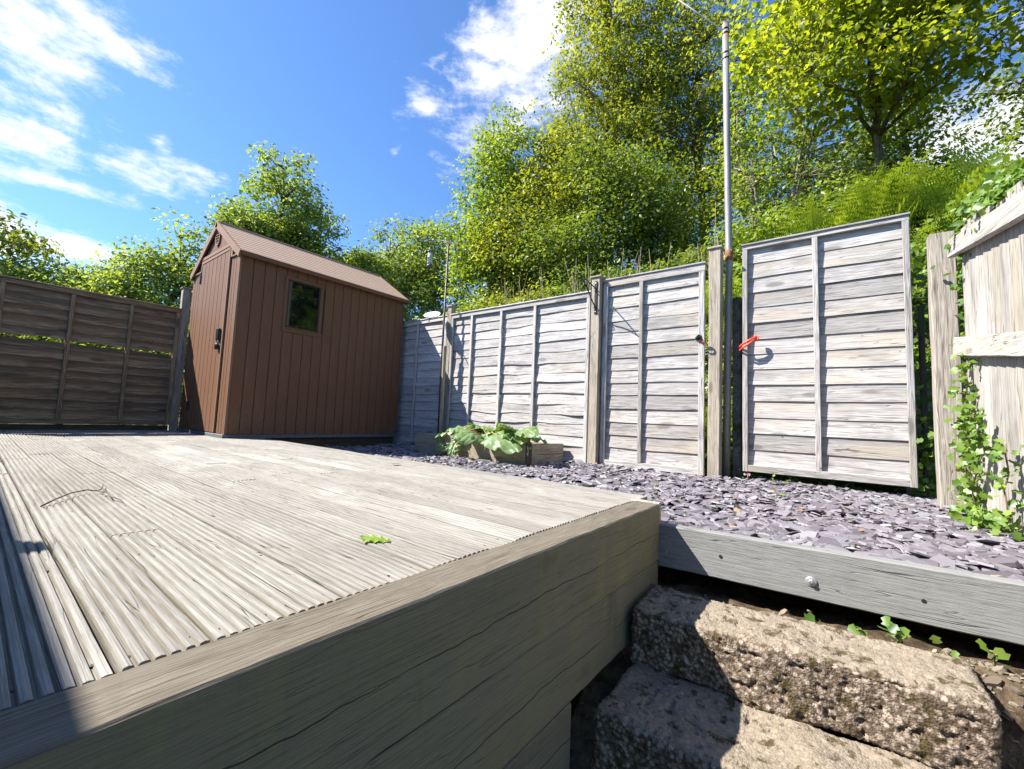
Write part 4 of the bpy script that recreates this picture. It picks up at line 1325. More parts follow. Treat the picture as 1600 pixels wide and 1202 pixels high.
pole = tag(empty('steel_pole', (3.715, 0.722, -0.15)), 'tall grey steel pole with banded top rising beside the gate post', 'pole')
m = MB(); m.tube([(0, 0, 0), (0.0, -0.008, 0.9), (0, -0.020, 1.78), (0, -0.004, 2.8), (0, 0.012, 3.90)], [0.028, 0.028, 0.0265, 0.0255, 0.024], 18); m.build('shaft', POLEM, pole, True)
m = MB(); m.lathe((0, -0.0195, 1.80), [(0.029, 0), (0.031, 0.01), (0.031, 0.07), (0.028, 0.09)], 16); m.build('rusty_collar', RUST, pole, True)
for z, yy in ((3.84, 0.011), (3.80, 0.0105), (3.62, 0.008), (3.57, 0.0075)):
    m = MB(); m.lathe((0, yy, z), [(0.0265, 0), (0.028, 0.006), (0.0265, 0.014)], 14); m.build('band', IRON, pole, True)
m = MB(); m.lathe((0, 0.012, 3.898), [(0.025, 0), (0.02, 0.014), (0.008, 0.02)], 12); m.build('cap', POLEM, pole, True)
m = MB(); m.tube([(-0.035, 0.01, 0.62), (-0.028, -0.03, 0.625), (0.03, -0.03, 0.62), (0.04, 0.0, 0.615), (-0.035, 0.01, 0.62)], 0.0025, 5); m.build('wire_tie', STEEL, pole)
wire = MB()
P0 = Vector((3.70, 0.74, 3.68)); P1 = Vector((3.0, 5.0, 9.5))
wire.tube([P0.lerp(P1, t) - Vector((0, 0, 0.5 * t * (1 - t))) for t in np.linspace(0, 1, 14)], 0.0055, 5)
tag(wire.build('overhead_wire', WHITEP, None, True), 'thin pale wire running up from the steel pole top', 'wire')

DKPOLE = plain('brown_tube', (0.060, 0.045, 0.035), 0.5, 0.2, var=0.3)
fd = tag(empty('feeding_pole', (3.41, 3.712, -0.12)), 'thin brown bird feeding pole with curved hooks against the fence', 'feeder pole')
m = MB(); m.tube([(0, 0.0, 0), (0, 0.012, 1.2), (0, 0.0, 2.49)], [0.0135, 0.013, 0.0115], 9); m.build('rod', DKPOLE, fd, True)
m = MB(); m.bbox(-0.005, 0.035, -0.03, 0.012, 0.0, 1.24, 0.004); m.build('stake', wood('post', 'z'), fd)
m = MB(); m.tube([(0, 0, 2.44), (0, 0.03, 2.50), (0, 0.09, 2.545), (0, 0.18, 2.57), (0, 0.27, 2.56), (0, 0.32, 2.52), (0, 0.325, 2.495)], 0.0065, 6); m.build('hook', IRON, fd, True)
m = MB(); m.tube([(0, 0, 2.44), (0, -0.03, 2.48), (0, -0.07, 2.485), (0, -0.105, 2.45), (0, -0.125, 2.40), (0, -0.12, 2.37)], 0.0065, 6); m.build('hook', IRON, fd, True)
m = MB(); m.lathe((0, 0, 2.485), [(0.011, 0), (0.011, 0.015), (0.002, 0.045)], 8); m.build('finial', IRON, fd, True)
for z in (2.05, 1.95):
    m = MB(); m.lathe((0, 0.003, z), [(0.0125, 0), (0.0145, 0.004), (0.0125, 0.010)], 10); m.build('joint_ring', IRON, fd, True)

bf = tag(empty('bird_feeder', (3.41, 4.037, 2.135)), 'clear tube bird feeder with green ends hanging from the hook', 'bird feeder')
T = NT('feeder_tube')
TUBE = T.principled((0.80, 0.84, 0.80), 0.12, alpha=None) if False else T.principled((0.55, 0.62, 0.56), 0.18, **{'Transmission Weight': 0.35, 'IOR': 1.2})
m = MB(); m.lathe((0, 0, 0.035), [(0.031, 0), (0.031, 0.165)], 18); m.build('tube', TUBE, bf, True)
m = MB(); m.lathe((0, 0, 0), [(0.024, 0), (0.034, 0.004), (0.036, 0.02), (0.034, 0.036)], 18); m.build('base', GREENP, bf, True)
m = MB(); m.lathe((0, 0, 0.198), [(0.044, 0), (0.044, 0.006), (0.032, 0.018), (0.012, 0.028)], 18); m.build('lid', GREENP, bf, True)
m = MB(); m.tube([(0, 0.03 * math.cos(t), 0.215 + 0.15 * math.sin(t)) for t in np.linspace(0, math.pi, 11)], 0.002, 5); m.build('handle', IRON, bf, True)
for zz in (0.05, 0.115):
    m = MB(); m.lathe((-0.031, 0, zz), [(0.009, 0.003), (0.011, -0.006), (0.006, -0.008)], 8, 'x'); m.build('port', GREENP, bf)

ds = tag(empty('feeder_dish', (3.39, 3.905, 1.485)), 'white tilted dish fixed to the bird feeding pole', 'dish')
ds.rotation_euler = Vector((-0.50, -0.26, 0.82)).to_track_quat('Z', 'Y').to_euler()
m = MB(); m.lathe((0, 0, 0), [(0.03, 0.0), (0.075, 0.006), (0.098, 0.030), (0.101, 0.034), (0.094, 0.032), (0.070, 0.014), (0.02, 0.010)], 28); m.build('bowl', WHITEP, ds, True)
m = MB(); m.tube([(0.01, -0.095, 0.028), (0.02, -0.15, 0.02), (0.02, -0.19, 0.015)], 0.006, 6); m.build('clamp', IRON, ds, True)

# far utility pole
up = tag(empty('utility_pole', (9.25, 18.75, -1.5)), 'distant dark utility pole with short crossarm above the shed roof', 'pole')
m = MB(); m.tube([(0, 0, 0), (0, 0, 9.75)], [0.16, 0.12], 10); m.build('shaft', BARK, up, True)
m = MB(); m.bbox(-0.32, 0.32, -0.05, 0.05, 9.20, 9.30, 0.01); m.v = [(p[0] * 0.79 + p[1] * 0.61, -p[0] * 0.61 + p[1] * 0.79, p[2]) for p in m.v]; m.build('crossarm', BARK, up)
for q in (-0.26, 0.26):
    m = MB(); m.lathe((q * 0.79, -q * 0.61, 9.30), [(0.03, 0), (0.05, 0.05), (0.03, 0.12)], 8); m.build('insulator', WHITEP, up, True)

# ------------------------------------------------------------------ vegetation
DENS = 1.5


def leaf_cloud(C, Nrm, L, rg, shape='quad', wid=0.55, tone=None):
    """C centres n x 3, Nrm preferred normals; returns V, F, tone"""
    n = len(C)
    Nn = Nrm + rg.normal(0, 0.55, (n, 3)); Nn /= np.linalg.norm(Nn, axis=1)[:, None] + 1e-9
    t = rg.normal(0, 1, (n, 3)); t -= Nn * (t * Nn).sum(1)[:, None]; t /= np.linalg.norm(t, axis=1)[:, None] + 1e-9
    b = np.cross(Nn, t)
    L = np.broadcast_to(L, n)[:, None]
    W = L * wid
    if tone is None: tone = rg.uniform(0, 1, n)
    if shape == 'quad':
        V = np.stack([C - t * L * 0.5, C + b * W * 0.5 + Nn * W * 0.16, C + t * L * 0.5 - Nn * L * 0.08, C - b * W * 0.5 + Nn * W * 0.16], 1)
        k = np.arange(n)[:, None] * 4
        F = np.concatenate([k + (0, 1, 2), k + (0, 2, 3)])
        return V.reshape(-1, 3), F, np.repeat(tone, 4)
    u = [(-0.5, 0), (-0.32, 0.42), (0.02, 0.30), (0.18, 0.52), (0.5, 0.0), (0.18, -0.52), (0.02, -0.30), (-0.32, -0.42)]
    V = np.stack([C + t * L * p + b * L * q * wid * 1.7 + Nn * L * (0.16 * abs(q) - 0.10 * p * p) for p, q in u], 1)
    k = np.arange(n)[:, None] * 8
    F = np.concatenate([k + f for f in ((0, 1, 2), (0, 2, 4), (2, 3, 4), (0, 4, 6), (4, 5, 6), (0, 6, 7))])
    return V.reshape(-1, 3), F, np.repeat(tone, 8)


def tree(name, label, cat, x, y, blobs, leaf, L, nclump, nleaf, seed, bark=BARK, r0=0.12, trunk_top=None, group=None, shape='quad', cs=0.30, base_z=None, lean=(0, 0), twig=1.0, stems=1, spread=0.0, tb=0.0):
    """blobs: (dx, dy, z, rx, ry, rz) crown masses relative to the foot, z absolute"""
    nclump = int(nclump * 2.0); cs = cs * 0.72
    rg = np.random.default_rng(seed); rr = random.Random(seed)
    z0 = float(ground_z(x, y)) - 0.1 if base_z is None else base_z
    root = tag(empty(name, (x, y, z0)), label, cat, group)
    blobs = np.array(blobs, float); blobs[:, 2] -= z0
    vol = blobs[:, 3] * blobs[:, 4] * blobs[:, 5]
    ztop = (blobs[:, 2] + blobs[:, 5] * 0.5).max() if trunk_top is None else trunk_top - z0
    m = MB()
    spine = []
    for s_ in range(stems):
        ang = rr.uniform(0, 6.28); sp = spread * rr.uniform(0.6, 1.2) if stems > 1 else 0
        ns = 9
        pts = []
        for i in range(ns):
            t = i / (ns - 1)
            pts.append(Vector((lean[0] * t + sp * math.cos(ang) * t ** 1.2 + rr.gauss(0, 0.012) * ztop * (t > 0) * 0.7, lean[1] * t + sp * math.sin(ang) * t ** 1.2 + rr.gauss(0, 0.012) * ztop * (t > 0) * 0.7, ztop * t)))
        rad = [max(0.012, r0 * (1 - 0.88 * (i / (ns - 1)) ** 0.9)) / (1 if stems == 1 else 1.3) for i in range(ns)]
        rad[0] *= 1.35
        m.tube(pts, rad, 8)
        spine += pts[2:]
    nodes = list(spine)
    for bl in blobs:
        c = Vector(bl[:3])
        nl = 3 if vol.max() > 0.6 else 2
        for q in range(nl):
            d = Vector(rg.normal(0, 1, 3)).normalized()
            end = c + Vector((d.x * bl[3] * 0.7, d.y * bl[4] * 0.7, abs(d.z) * bl[5] * 0.6))
            cand = [p for p in spine if p.z < end.z - 0.25 * (end.xy - p.xy).length + 0.05] or [spine[0]]
            st_ = min(cand, key=lambda p: (p - end).length)
            mid_ = st_.lerp(end, 0.5) + Vector((rr.gauss(0, 0.1), rr.gauss(0, 0.1), 0.12)) * (end - st_).length * 0.5
            pth = [st_, st_.lerp(mid_, 0.5) + Vector(rg.normal(0, 0.03, 3)) * (end - st_).length, mid_, mid_.lerp(end, 0.5) + Vector(rg.normal(0, 0.03, 3)) * (end - st_).length, end]
            rb = max(0.014, r0 * 0.42)
            m.tube(pth, [rb, rb * 0.8, rb * 0.6, rb * 0.42, rb * 0.22], 5)
            nodes += pth[1:]
    # clumps through the crown volume, denser towards the shell
    pick = rg.choice(len(blobs), nclump, p=vol ** 0.72 / (vol ** 0.72).sum())
    d = rg.normal(0, 1, (nclump, 3)); d /= np.linalg.norm(d, axis=1)[:, None]
    rad = rg.uniform(0.12, 1.0, nclump) ** 0.5 * rg.uniform(0.85, 1.12, nclump)
    CC = blobs[pick, :3] + d * rad[:, None] * blobs[pick, 3:]
    CC[:, 2] = np.maximum(CC[:, 2], 0.15)
    NA = np.array([tuple(p) for p in nodes])
    for c in CC[: int(nclump * twig)]:
        j = np.argmin(((NA - c) ** 2).sum(1) + 0.6 * np.maximum(0, NA[:, 2] - c[2]) ** 2)
        a = Vector(NA[j]); e = Vector(c)
        ln = (e - a).length
        m.tube([a, a.lerp(e, 0.5) + Vector(rg.normal(0, 0.06, 3)) * ln + Vector((0, 0, 0.05 * ln)), e], [max(0.006, 0.011 * ln ** 0.5), 0.007, 0.003], 3, False)
    m.build('trunk', bark, root, True)
    ctone = np.clip(rg.normal(0.5 + tb, 0.2, nclump), 0.02, 0.98)
    nleaf = nleaf * DENS
    per = np.maximum(3, (nleaf / nclump * rg.uniform(0.45, 1.6, nclump)).astype(int))
    ci = np.repeat(np.arange(nclump), per)
    n = len(ci)
    size = cs * rg.uniform(0.7, 1.35, nclump)[ci]
    off = rg.normal(0, 1, (n, 3)); off *= np.minimum(1, 1.9 / np.linalg.norm(off, axis=1))[:, None]; off *= size[:, None] * (1.0, 1.0, 0.62)
    C = CC[ci] + off
    up_ = np.tile((0.0, 0.0, 0.8), (n, 1)) + off / (np.linalg.norm(off, axis=1)[:, None] + 1e-6) * 0.55
    tone = np.clip(ctone[ci] + rg.normal(0, 0.14, n), 0, 1)
    V, F, tn = leaf_cloud(C, up_, L * 0.92 * rg.uniform(0.45, 1.45, n), rg, shape, 0.6, tone)
    mesh_np('crown', V, F, LM[leaf], root, False, tn)
    return root


def at(bearing, dist):
    return dist * math.sin(R(bearing)), dist * math.cos(R(bearing))


def T_(label, bearing, dist, cols, leaf, L, ncl, nlf, seed, name='tree', cat='tree', group='trees beyond the fences', **kw):
    """cols: crown masses (side offset along the view's right, depth offset, z, r, rz)"""
    x, y = at(bearing, dist)
    rx_, ry_ = math.cos(R(bearing)), -math.sin(R(bearing))
    fx, fy = math.sin(R(bearing)), math.cos(R(bearing))
    bl = [(s * rx_ + dp * fx, s * ry_ + dp * fy, z, r, r, rz) for s, dp, z, r, rz in cols]
    return tree(name, label, cat, x, y, bl, leaf, L, ncl, nlf, seed, group=group, **kw)


# behind the shaded fence on the left, from the frame's left edge to the shed
T_('dark olive tree at the far left edge above the shaded fence', 0.5, 15, [(0, 0, 1.6, 1.7, 1.5), (-0.2, 0, 3.3, 1.3, 1.1), (0.9, 0.2, 2.8, 1.0, 0.9)], 'olive', 0.12, 80, 8200, 1)
T_('small rounded tree above the shaded fence, second from the left edge', 5.5, 14, [(0, 0, 1.7, 1.5, 1.3), (0.3, 0, 3.0, 0.9, 0.7), (-0.6, 0, 2.6, 0.8, 0.6)], 'pale', 0.11, 75, 8000, 2)
T_('bright bushy tree above the middle of the shaded fence', 9.2, 13, [(0, 0, 1.4, 1.4, 1.3), (-0.1, 0, 3.1, 0.5, 0.9), (0.5, 0.2, 2.5, 0.7, 0.7), (-0.7, 0.2, 2.2, 0.8, 0.6)], 'pale', 0.10, 80, 8000, 3)
T_('feathery tree with thin leading shoots left of the shed gable', 12.6, 12.5, [(0, 0, 1.5, 1.3, 1.4), (0.1, 0, 3.7, 0.45, 1.0), (-0.5, 0, 2.8, 0.6, 0.9), (0.4, 0, 2.7, 0.7, 0.8)], 'pale', 0.10, 75, 7600, 4)
T_('leafy tree directly behind the shed gable, shorter twin', 17.3, 12.5, [(0, 0, 2.2, 1.2, 1.8), (0.15, 0, 4.5, 0.7, 1.1), (-0.4, 0, 3.4, 0.8, 0.9), (0.5, 0, 4.0, 0.8, 1.1)], 'pale', 0.105, 110, 12500, 5)
T_('tallest pointed leafy tree behind the shed roof', 22.2, 13, [(0, 0, 2.6, 1.5, 2.0), (-0.1, 0, 4.8, 1.25, 1.4), (-0.1, 0, 6.3, 0.75, 1.2), (0.65, 0, 5.3, 0.85, 1.1), (-0.65, 0.2, 5.0, 0.7, 0.8), (0.9, 0, 3.6, 0.9, 1.0)], 'pale', 0.11, 150, 19000, 6)
T_('low dense tree behind the middle of the shed roof', 29.0, 14, [(0, 0, 2.6, 1.8, 1.9), (-0.7, 0, 4.5, 1.0, 0.9), (0.7, 0, 4.4, 1.1, 1.0), (0, 0, 4.2, 1.0, 1.0)], 'ash', 0.12, 95, 9800, 7)
T_('pale pointed tree just right of the shed roof end', 35.0, 13, [(0, 0, 2.4, 1.3, 1.8), (0.05, 0, 4.9, 0.85, 1.4), (-0.7, 0, 4.2, 0.9, 1.1), (0.6, 0, 4.2, 0.9, 1.1)], 'pale', 0.11, 100, 11000, 8)
T_('loose pale green tree behind the bird feeder', 39.8, 12, [(0, 0, 2.3, 1.1, 1.7), (0.1, 0, 4.9, 0.75, 1.1), (0.5, 0, 3.8, 0.9, 1.1), (-0.5, 0, 4.2, 0.7, 0.9)], 'pale', 0.10, 95, 10000, 9)
for k, (b_, d_, lb) in enumerate(((3, 10.5, 'low bush peeping over the shaded fence at far left'), (9.5, 10, 'low yellow-green bush behind the shaded fence middle'), (15.5, 10, 'low bush behind the post beside the shed'), (33, 9.5, 'low bush beyond the far end of the shed roof'), (40, 8.0, 'leafy bush behind the white feeder dish'))):
    T_(lb, b_, d_, [(0, 0, 0.8, 1.3, 0.9), (0.7, 0, 1.2, 0.8, 0.7), (-0.7, 0, 1.1, 0.8, 0.6)] if k < 3 else [(0, 0, 0.9, 0.9, 1.0), (0.4, 0, 1.5, 0.6, 0.6)], ('olive', 'ash', 'ash', 'pale', 'ash')[k], 0.085, 55, 5200, 30 + k, name='bush', cat='bush', group='bushes behind the fences', r0=0.04, stems=4, spread=0.6, cs=0.24)

# the wood on the bank behind the sunlit fence
T_('broad fresh green tree at the left edge of the wood', 49.5, 10.5, [(0, 0, 3.2, 1.25, 1.6), (-0.35, 0, 5.4, 0.95, 1.4), (0.1, 0, 7.0, 0.80, 1.3), (0.75, 0.2, 5.6, 1.0, 1.3), (-0.15, -0.2, 4.2, 1.15, 1.2)], 'ash', 0.095, 190, 19000, 10, r0=0.13)
T_('bushy yellow-green tree filling the wood edge above the stalks', 54.5, 9.6, [(0, 0, 3.0, 1.1, 1.3), (-0.4, 0, 4.3, 0.95, 1.1), (0.5, 0, 5.0, 1.0, 1.3), (0.3, 0.3, 6.4, 0.7, 1.0)], 'oak', 0.09, 150, 14500, 11, r0=0.11)
T_('towering oak whose crown leaves the top of the picture', 64.0, 11.5, [(-0.4, 0, 9.3, 1.6, 2.2), (0.7, 0.3, 10.8, 1.8, 2.0), (-1.1, 0.2, 7.2, 1.2, 1.4), (0.6, -0.3, 7.4, 1.5, 1.5), (1.6, 0, 8.8, 1.2, 1.6), (-0.3, 0, 12.6, 1.3, 1.5)], 'oak', 0.10, 270, 23000, 12, r0=0.22, trunk_top=11.5, twig=0.9)
T_('shady mid green tree in front of the towering oak', 61.5, 8.8, [(0, 0, 2.9, 1.1, 1.1), (-0.5, 0, 3.9, 0.9, 0.9), (0.5, 0, 4.6, 1.0, 1.1), (0.2, 0, 5.6, 0.7, 0.8)], 'deep', 0.085, 140, 13500, 13, r0=0.09, tb=0.15)
T_('dark leaved tree with open base left of the steel pole', 70.0, 9.5, [(-0.3, 0, 3.4, 1.0, 1.0), (0.6, 0.2, 4.3, 1.0, 1.1), (-0.3, 0, 5.2, 1.1, 1.2), (0.2, 0.3, 2.7, 0.9, 0.7)], 'deep', 0.085, 130, 11500, 14, r0=0.10, tb=0.1)
T_('tall airy tree behind the top of the steel pole', 76.0, 11.5, [(-0.4, 0, 8.0, 1.3, 1.6), (0.5, 0.2, 10.0, 1.5, 2.0), (0.2, -0.2, 6.1, 1.1, 1.2), (-0.8, 0, 11.2, 1.2, 1.5), (0.9, 0.1, 7.6, 1.0, 1.2)], 'oak', 0.095, 170, 11500, 15, r0=0.17, trunk_top=10.5)
T_('twiggy half bare tree with pale branches right of the steel pole', 84.5, 8.6, [(0, 0, 4.2, 1.0, 1.2), (0.7, 0.2, 4.6, 0.9, 1.0), (-0.4, 0, 5.4, 0.8, 1.0), (0.2, 0, 3.2, 1.1, 0.8)], 'ash', 0.075, 230, 5200, 16, bark=BARKP, r0=0.075, stems=5, spread=0.9, twig=1.0, cs=0.2)
T_('bright lime sycamore overhanging from the upper right corner', 93.5, 8.6, [(-0.9, -0.9, 6.5, 1.1, 0.5), (0.2, -0.6, 6.8, 1.3, 0.5), (1.5, -0.6, 6.5, 1.3, 0.5), (-0.5, -0.2, 7.8, 1.6, 0.6), (1.0, 0.2, 8.2, 1.6, 0.6), (2.6, -0.3, 7.0, 1.3, 0.5), (-0.3, -0.9, 5.6, 0.85, 0.4), (2.2, 0.2, 9.0, 1.5, 0.6), (0.6, -0.5, 5.5, 0.9, 0.35)], 'sycamore', 0.080, 330, 19000, 17, r0=0.085, shape='lobed', cs=0.34, trunk_top=8.6, twig=0.9)
T_('darker ivy clad tree standing under the lime sycamore', 95.5, 11.0, [(0, 0, 4.4, 1.0, 1.3), (0.1, 0, 6.2, 0.8, 1.1), (-0.9, 0.2, 4.0, 0.9, 0.9), (-0.6, 0, 5.4, 0.9, 1.0)], 'deep', 0.10, 110, 8800, 18, r0=0.17, tb=0.1)
T_('leaning dark tree near the right edge against bright cloud', 101.0, 12.0, [(0.2, 0, 4.3, 1.0, 0.8), (0.9, 0, 5.2, 0.9, 0.7), (0.6, 0.3, 6.8, 0.9, 0.8), (-0.4, 0, 3.8, 0.9, 0.6)], 'deep', 0.10, 80, 4200, 19, r0=0.13, lean=(0.6, -1.2))
T_('tall tree closing the wood behind the twiggy tree', 87.0, 15.0, [(0, 0, 6.2, 1.8, 2.0), (-1.4, 0, 8.4, 1.6, 1.8), (1.0, 0, 9.0, 1.6, 1.8), (0, 0, 11.5, 1.8, 1.8), (-1.2, 0, 5.0, 1.4, 1.2)], 'ash', 0.13, 150, 9500, 20, r0=0.2)
T_('tall tree deep in the wood behind the oak', 58.0, 15.5, [(0, 0, 7.0, 1.6, 2.2), (0.8, 0, 9.8, 1.5, 1.8), (-0.3, 0, 5.0, 1.7, 1.6)], 'olive', 0.13, 110, 8500, 21, r0=0.2)
T_('slim tree in the gap deep behind the dark leaved tree', 72.0, 15.0, [(0, 0, 5.6, 1.8, 1.8), (0.7, 0, 8.0, 1.5, 1.6), (-1.0, 0, 4.4, 1.5, 1.2)], 'olive', 0.13, 100, 7500, 22, r0=0.18)
# along the bank beyond the right edge (the shed window mirrors these)
T_('broad tree on the bank beyond the right hand fence', 122.0, 9.5, [(0, 0, 4.6, 1.8, 1.8), (0.8, 0, 6.6, 1.6, 1.4), (-1.2, 0, 5.2, 1.4, 1.4)], 'deep', 0.16, 110, 15000, 23, r0=0.16)
T_('second broad tree farther along the right hand bank', 134.0, 11.0, [(0, 0, 4.6, 2.0, 2.0), (0.8, 0, 7.0, 1.8, 1.6)], 'deep', 0.18, 120, 17000, 24, r0=0.16)
# shrub layer on the bank
for k, (b_, d_, z_, r_, lf, lb) in enumerate((
        (46.0, 7.6, 1.55, 0.75, 'ash', 'leafy shrub behind the fence post with the feeder'),
        (52.0, 7.6, 1.95, 0.70, 'oak', 'yellow-green shrub behind the dry stalks, left part'),
        (63.0, 7.8, 2.35, 0.80, 'deep', 'dark shrub behind the iron bracket post'),
        (69.5, 7.6, 2.4, 0.70, 'deep', 'dark shrub behind the closed gate'),
        (77.5, 7.6, 2.6, 0.75, 'olive', 'olive shrub behind the steel pole foot'),
        (82.5, 7.3, 2.75, 0.65, 'ash', 'green shrub above the freestanding gate, left of its middle'),
        (88.5, 7.4, 2.95, 0.75, 'deep', 'dark shrub above the freestanding gate, right part'),
        (94.0, 8.0, 3.15, 0.80, 'ash', 'shrub behind the bracken above the thick grey post'),
        (99.5, 8.5, 3.0, 0.85, 'deep', 'dark shrub behind ivy at the right fence top'))):
    z_ += 0.35 if b_ > 75 else 0
    T_(lb, b_, d_ + (0.5 if b_ > 75 else 0), [(0, 0, z_, r_, r_ * 0.85), (r_ * 0.6, 0, z_ + 0.35, r_ * 0.6, r_ * 0.55), (-r_ * 0.6, 0.1, z_ + 0.2, r_ * 0.6, r_ * 0.5)], lf, 0.075, 60, 5200, 50 + k, name='shrub', cat='shrub', group='shrubs on the bank', r0=0.035, stems=4, spread=0.5, cs=0.2)


# bracken on the bank: a mass nobody could count
def frond(rg, base, head, L, arch, MBo):
    n = 15
    h = np.array([math.cos(head), math.sin(head), 0.0]); u = np.array([0, 0, 1.0]); s = np.cross(h, u)
    P = []
    for i in range(n + 1):
        t = i / n
        P.append(base + h * L * arch * (t ** 1.5) + u * L * (t * (1.0 - 0.45 * arch * t ** 1.4)))
    P = np.array(P)
    tone = float(np.clip(rg.normal(0.55, 0.2), 0, 1))
    V, F, TN = [], [], []
    for i in range(3, n + 1):
        t = i / n
        dirr = P[i] - P[i - 1]; dirr = dirr / np.linalg.norm(dirr)
        pl_ = L * 0.36 * min(1, (t - 0.10) * 4.5) * (1 - t) ** 0.75 + 0.01
        nor = np.cross(s, dirr)
        for sg in (-1, 1):
            ax_ = (s * sg * 0.92 + dirr * 0.38 - u * 0.12); ax_ /= np.linalg.norm(ax_)
            acr = np.cross(ax_, nor); acr /= np.linalg.norm(acr) + 1e-9
            nt = max(3, int(pl_ / 0.022))
            for j in range(nt):
                q = (j + 0.5) / nt
                wl_ = 0.24 * pl_ * (1 - q) ** 0.8 + 0.004
                c0 = P[i] + ax_ * pl_ * (j / nt) - u * 0.10 * pl_ * q * q
                c1 = P[i] + ax_ * pl_ * ((j + 0.8) / nt) - u * 0.10 * pl_ * q * q
                k = len(V)
                V += [c0, c1, (c0 + c1) / 2 + acr * wl_ + ax_ * wl_ * 0.3, (c0 + c1) / 2 - acr * wl_ + ax_ * wl_ * 0.3]
                F += [(k, k + 1, k + 2), (k, k + 3, k + 1)]
                TN += [tone + 0.12 * q] * 4
    k = len(V)
    for i in range(n + 1):
        V += [P[i] - s * 0.004, P[i] + s * 0.004]; TN += [tone * 0.7] * 2
    F += [f for i in range(n) for f in ((k + 2 * i, k + 2 * i + 1, k + 2 * i + 3), (k + 2 * i, k + 2 * i + 3, k + 2 * i + 2))]
    MBo.append((V, F, TN))


rg = np.random.default_rng(77)
lst = []
spots = []
for k in range(84):
    spots.append((rg.uniform(4.35, 6.3), rg.uniform(-2.6, 0.75)))
for k in range(30):
    spots.append((rg.uniform(4.5, 5.7), rg.uniform(0.75, 2.6)))
for k in range(26):
    spots.append((rg.uniform(4.5, 5.6), rg.uniform(2.6, 5.4)))
for x, y in spots:
    g0 = float(ground_z(x, y))
    big = 1.0 if y < 0.75 else 0.72
    for q in range(int(rg.integers(4, 7))):
        frond(rg, np.array([x + rg.normal(0, 0.06), y + rg.normal(0, 0.06), g0 - 0.02]), rg.uniform(0, 6.28), rg.uniform(0.6, 1.05) * big, rg.uniform(0.35, 0.75), lst)
V = []; F = []; TN = []
for v_, f_, t_ in lst:
    k = len(V); V += v_; F += [(a + k, b_ + k, c_ + k) for a, b_, c_ in f_]; TN += t_
tag(mesh_np('bracken', np.array(V), np.array(F), LM['bracken'], None, False, TN), 'bright green bracken covering the bank behind the gates', 'bracken', kind='stuff')

# dry stalks
m = MB()
for k in range(120):
    x = rg.uniform(5.0, 6.0); y = rg.uniform(2.3, 4.7) if k < 100 else rg.uniform(0.9, 2.3)
    g0 = float(ground_z(x, y)); h_ = rg.uniform(0.7, 1.45)
    lx, ly = rg.normal(0, 0.13), rg.normal(0, 0.13)
    m.tube([(x, y, g0 - 0.05), (x + lx * 0.5, y + ly * 0.5, g0 + h_ * 0.55), (x + lx * rg.uniform(0.7, 1.6), y + ly * rg.uniform(0.7, 1.6), g0 + h_)], [0.005, 0.004, 0.002], 4)
tag(m.build('dry_stalks', STRAW, None, True), 'pale dry stalks of last year standing behind the fence', 'dry stalks', kind='stuff')

# leafy ground cover on the bank
n = 26000
x = rg.uniform(4.1, 7.5, n); y = rg.uniform(-4, 6.5, n)
C = np.stack([x, y, ground_z(x, y) + rg.uniform(0, 1, n) ** 2 * 0.55 + fbm(np.stack([x, y, 0 * x], 1) * 1.6, 3, 4) * 0.5], 1)
V, F, tn = leaf_cloud(C, np.tile((-0.3, 0.2, 0.9), (n, 1)), rg.uniform(0.05, 0.10, n), rg, 'quad', 0.6, np.clip(rg.normal(0.4, 0.25, n), 0, 1))
tag(mesh_np('undergrowth', V, F, LM['ash'], None, False, tn), 'tangled low green undergrowth on the bank', 'undergrowth', kind='stuff')


# ivy and bramble round the right-hand post
def vine(name, label, cat, paths, nleaf, L, seed, jitter=0.05, out=(0, 0, 0), mat='ivy', group=None):
    rg = np.random.default_rng(seed)
    p0 = paths[0][0]
    root = tag(empty(name, p0), label, cat, group)
    m = MB(); Cs = []
    for pth in paths:
        P = [Vector(p) - Vector(p0) for p in pth]
        fine = []
        for a, b_ in zip(P[:-1], P[1:]):
            for t in np.linspace(0, 1, 5)[:-1]:
                fine.append(a.lerp(b_, t) + Vector(rg.normal(0, 0.006, 3)))
        fine.append(P[-1])
        m.tube(fine, 0.0032, 5)
        Cs += [tuple(q) for q in fine]
    m.build('stem', plain('vine_stem', (0.16, 0.12, 0.07), 0.8, var=0.3), root, True)
    Cs = np.array(Cs)
    C = Cs[rg.integers(0, len(Cs), nleaf)] + rg.normal(0, 1, (nleaf, 3)) * jitter + np.array(out)
    V, F, tn = leaf_cloud(C, np.tile((-0.55, 0.55, 0.45), (nleaf, 1)), L * rg.uniform(0.6, 1.3, nleaf), rg, 'lobed', 0.55, np.clip(rg.normal(0.5, 0.24, nleaf), 0, 1))
    tag(mesh_np('foliage', V, F, LM[mat], root, False, tn), kind='stuff')
    return root


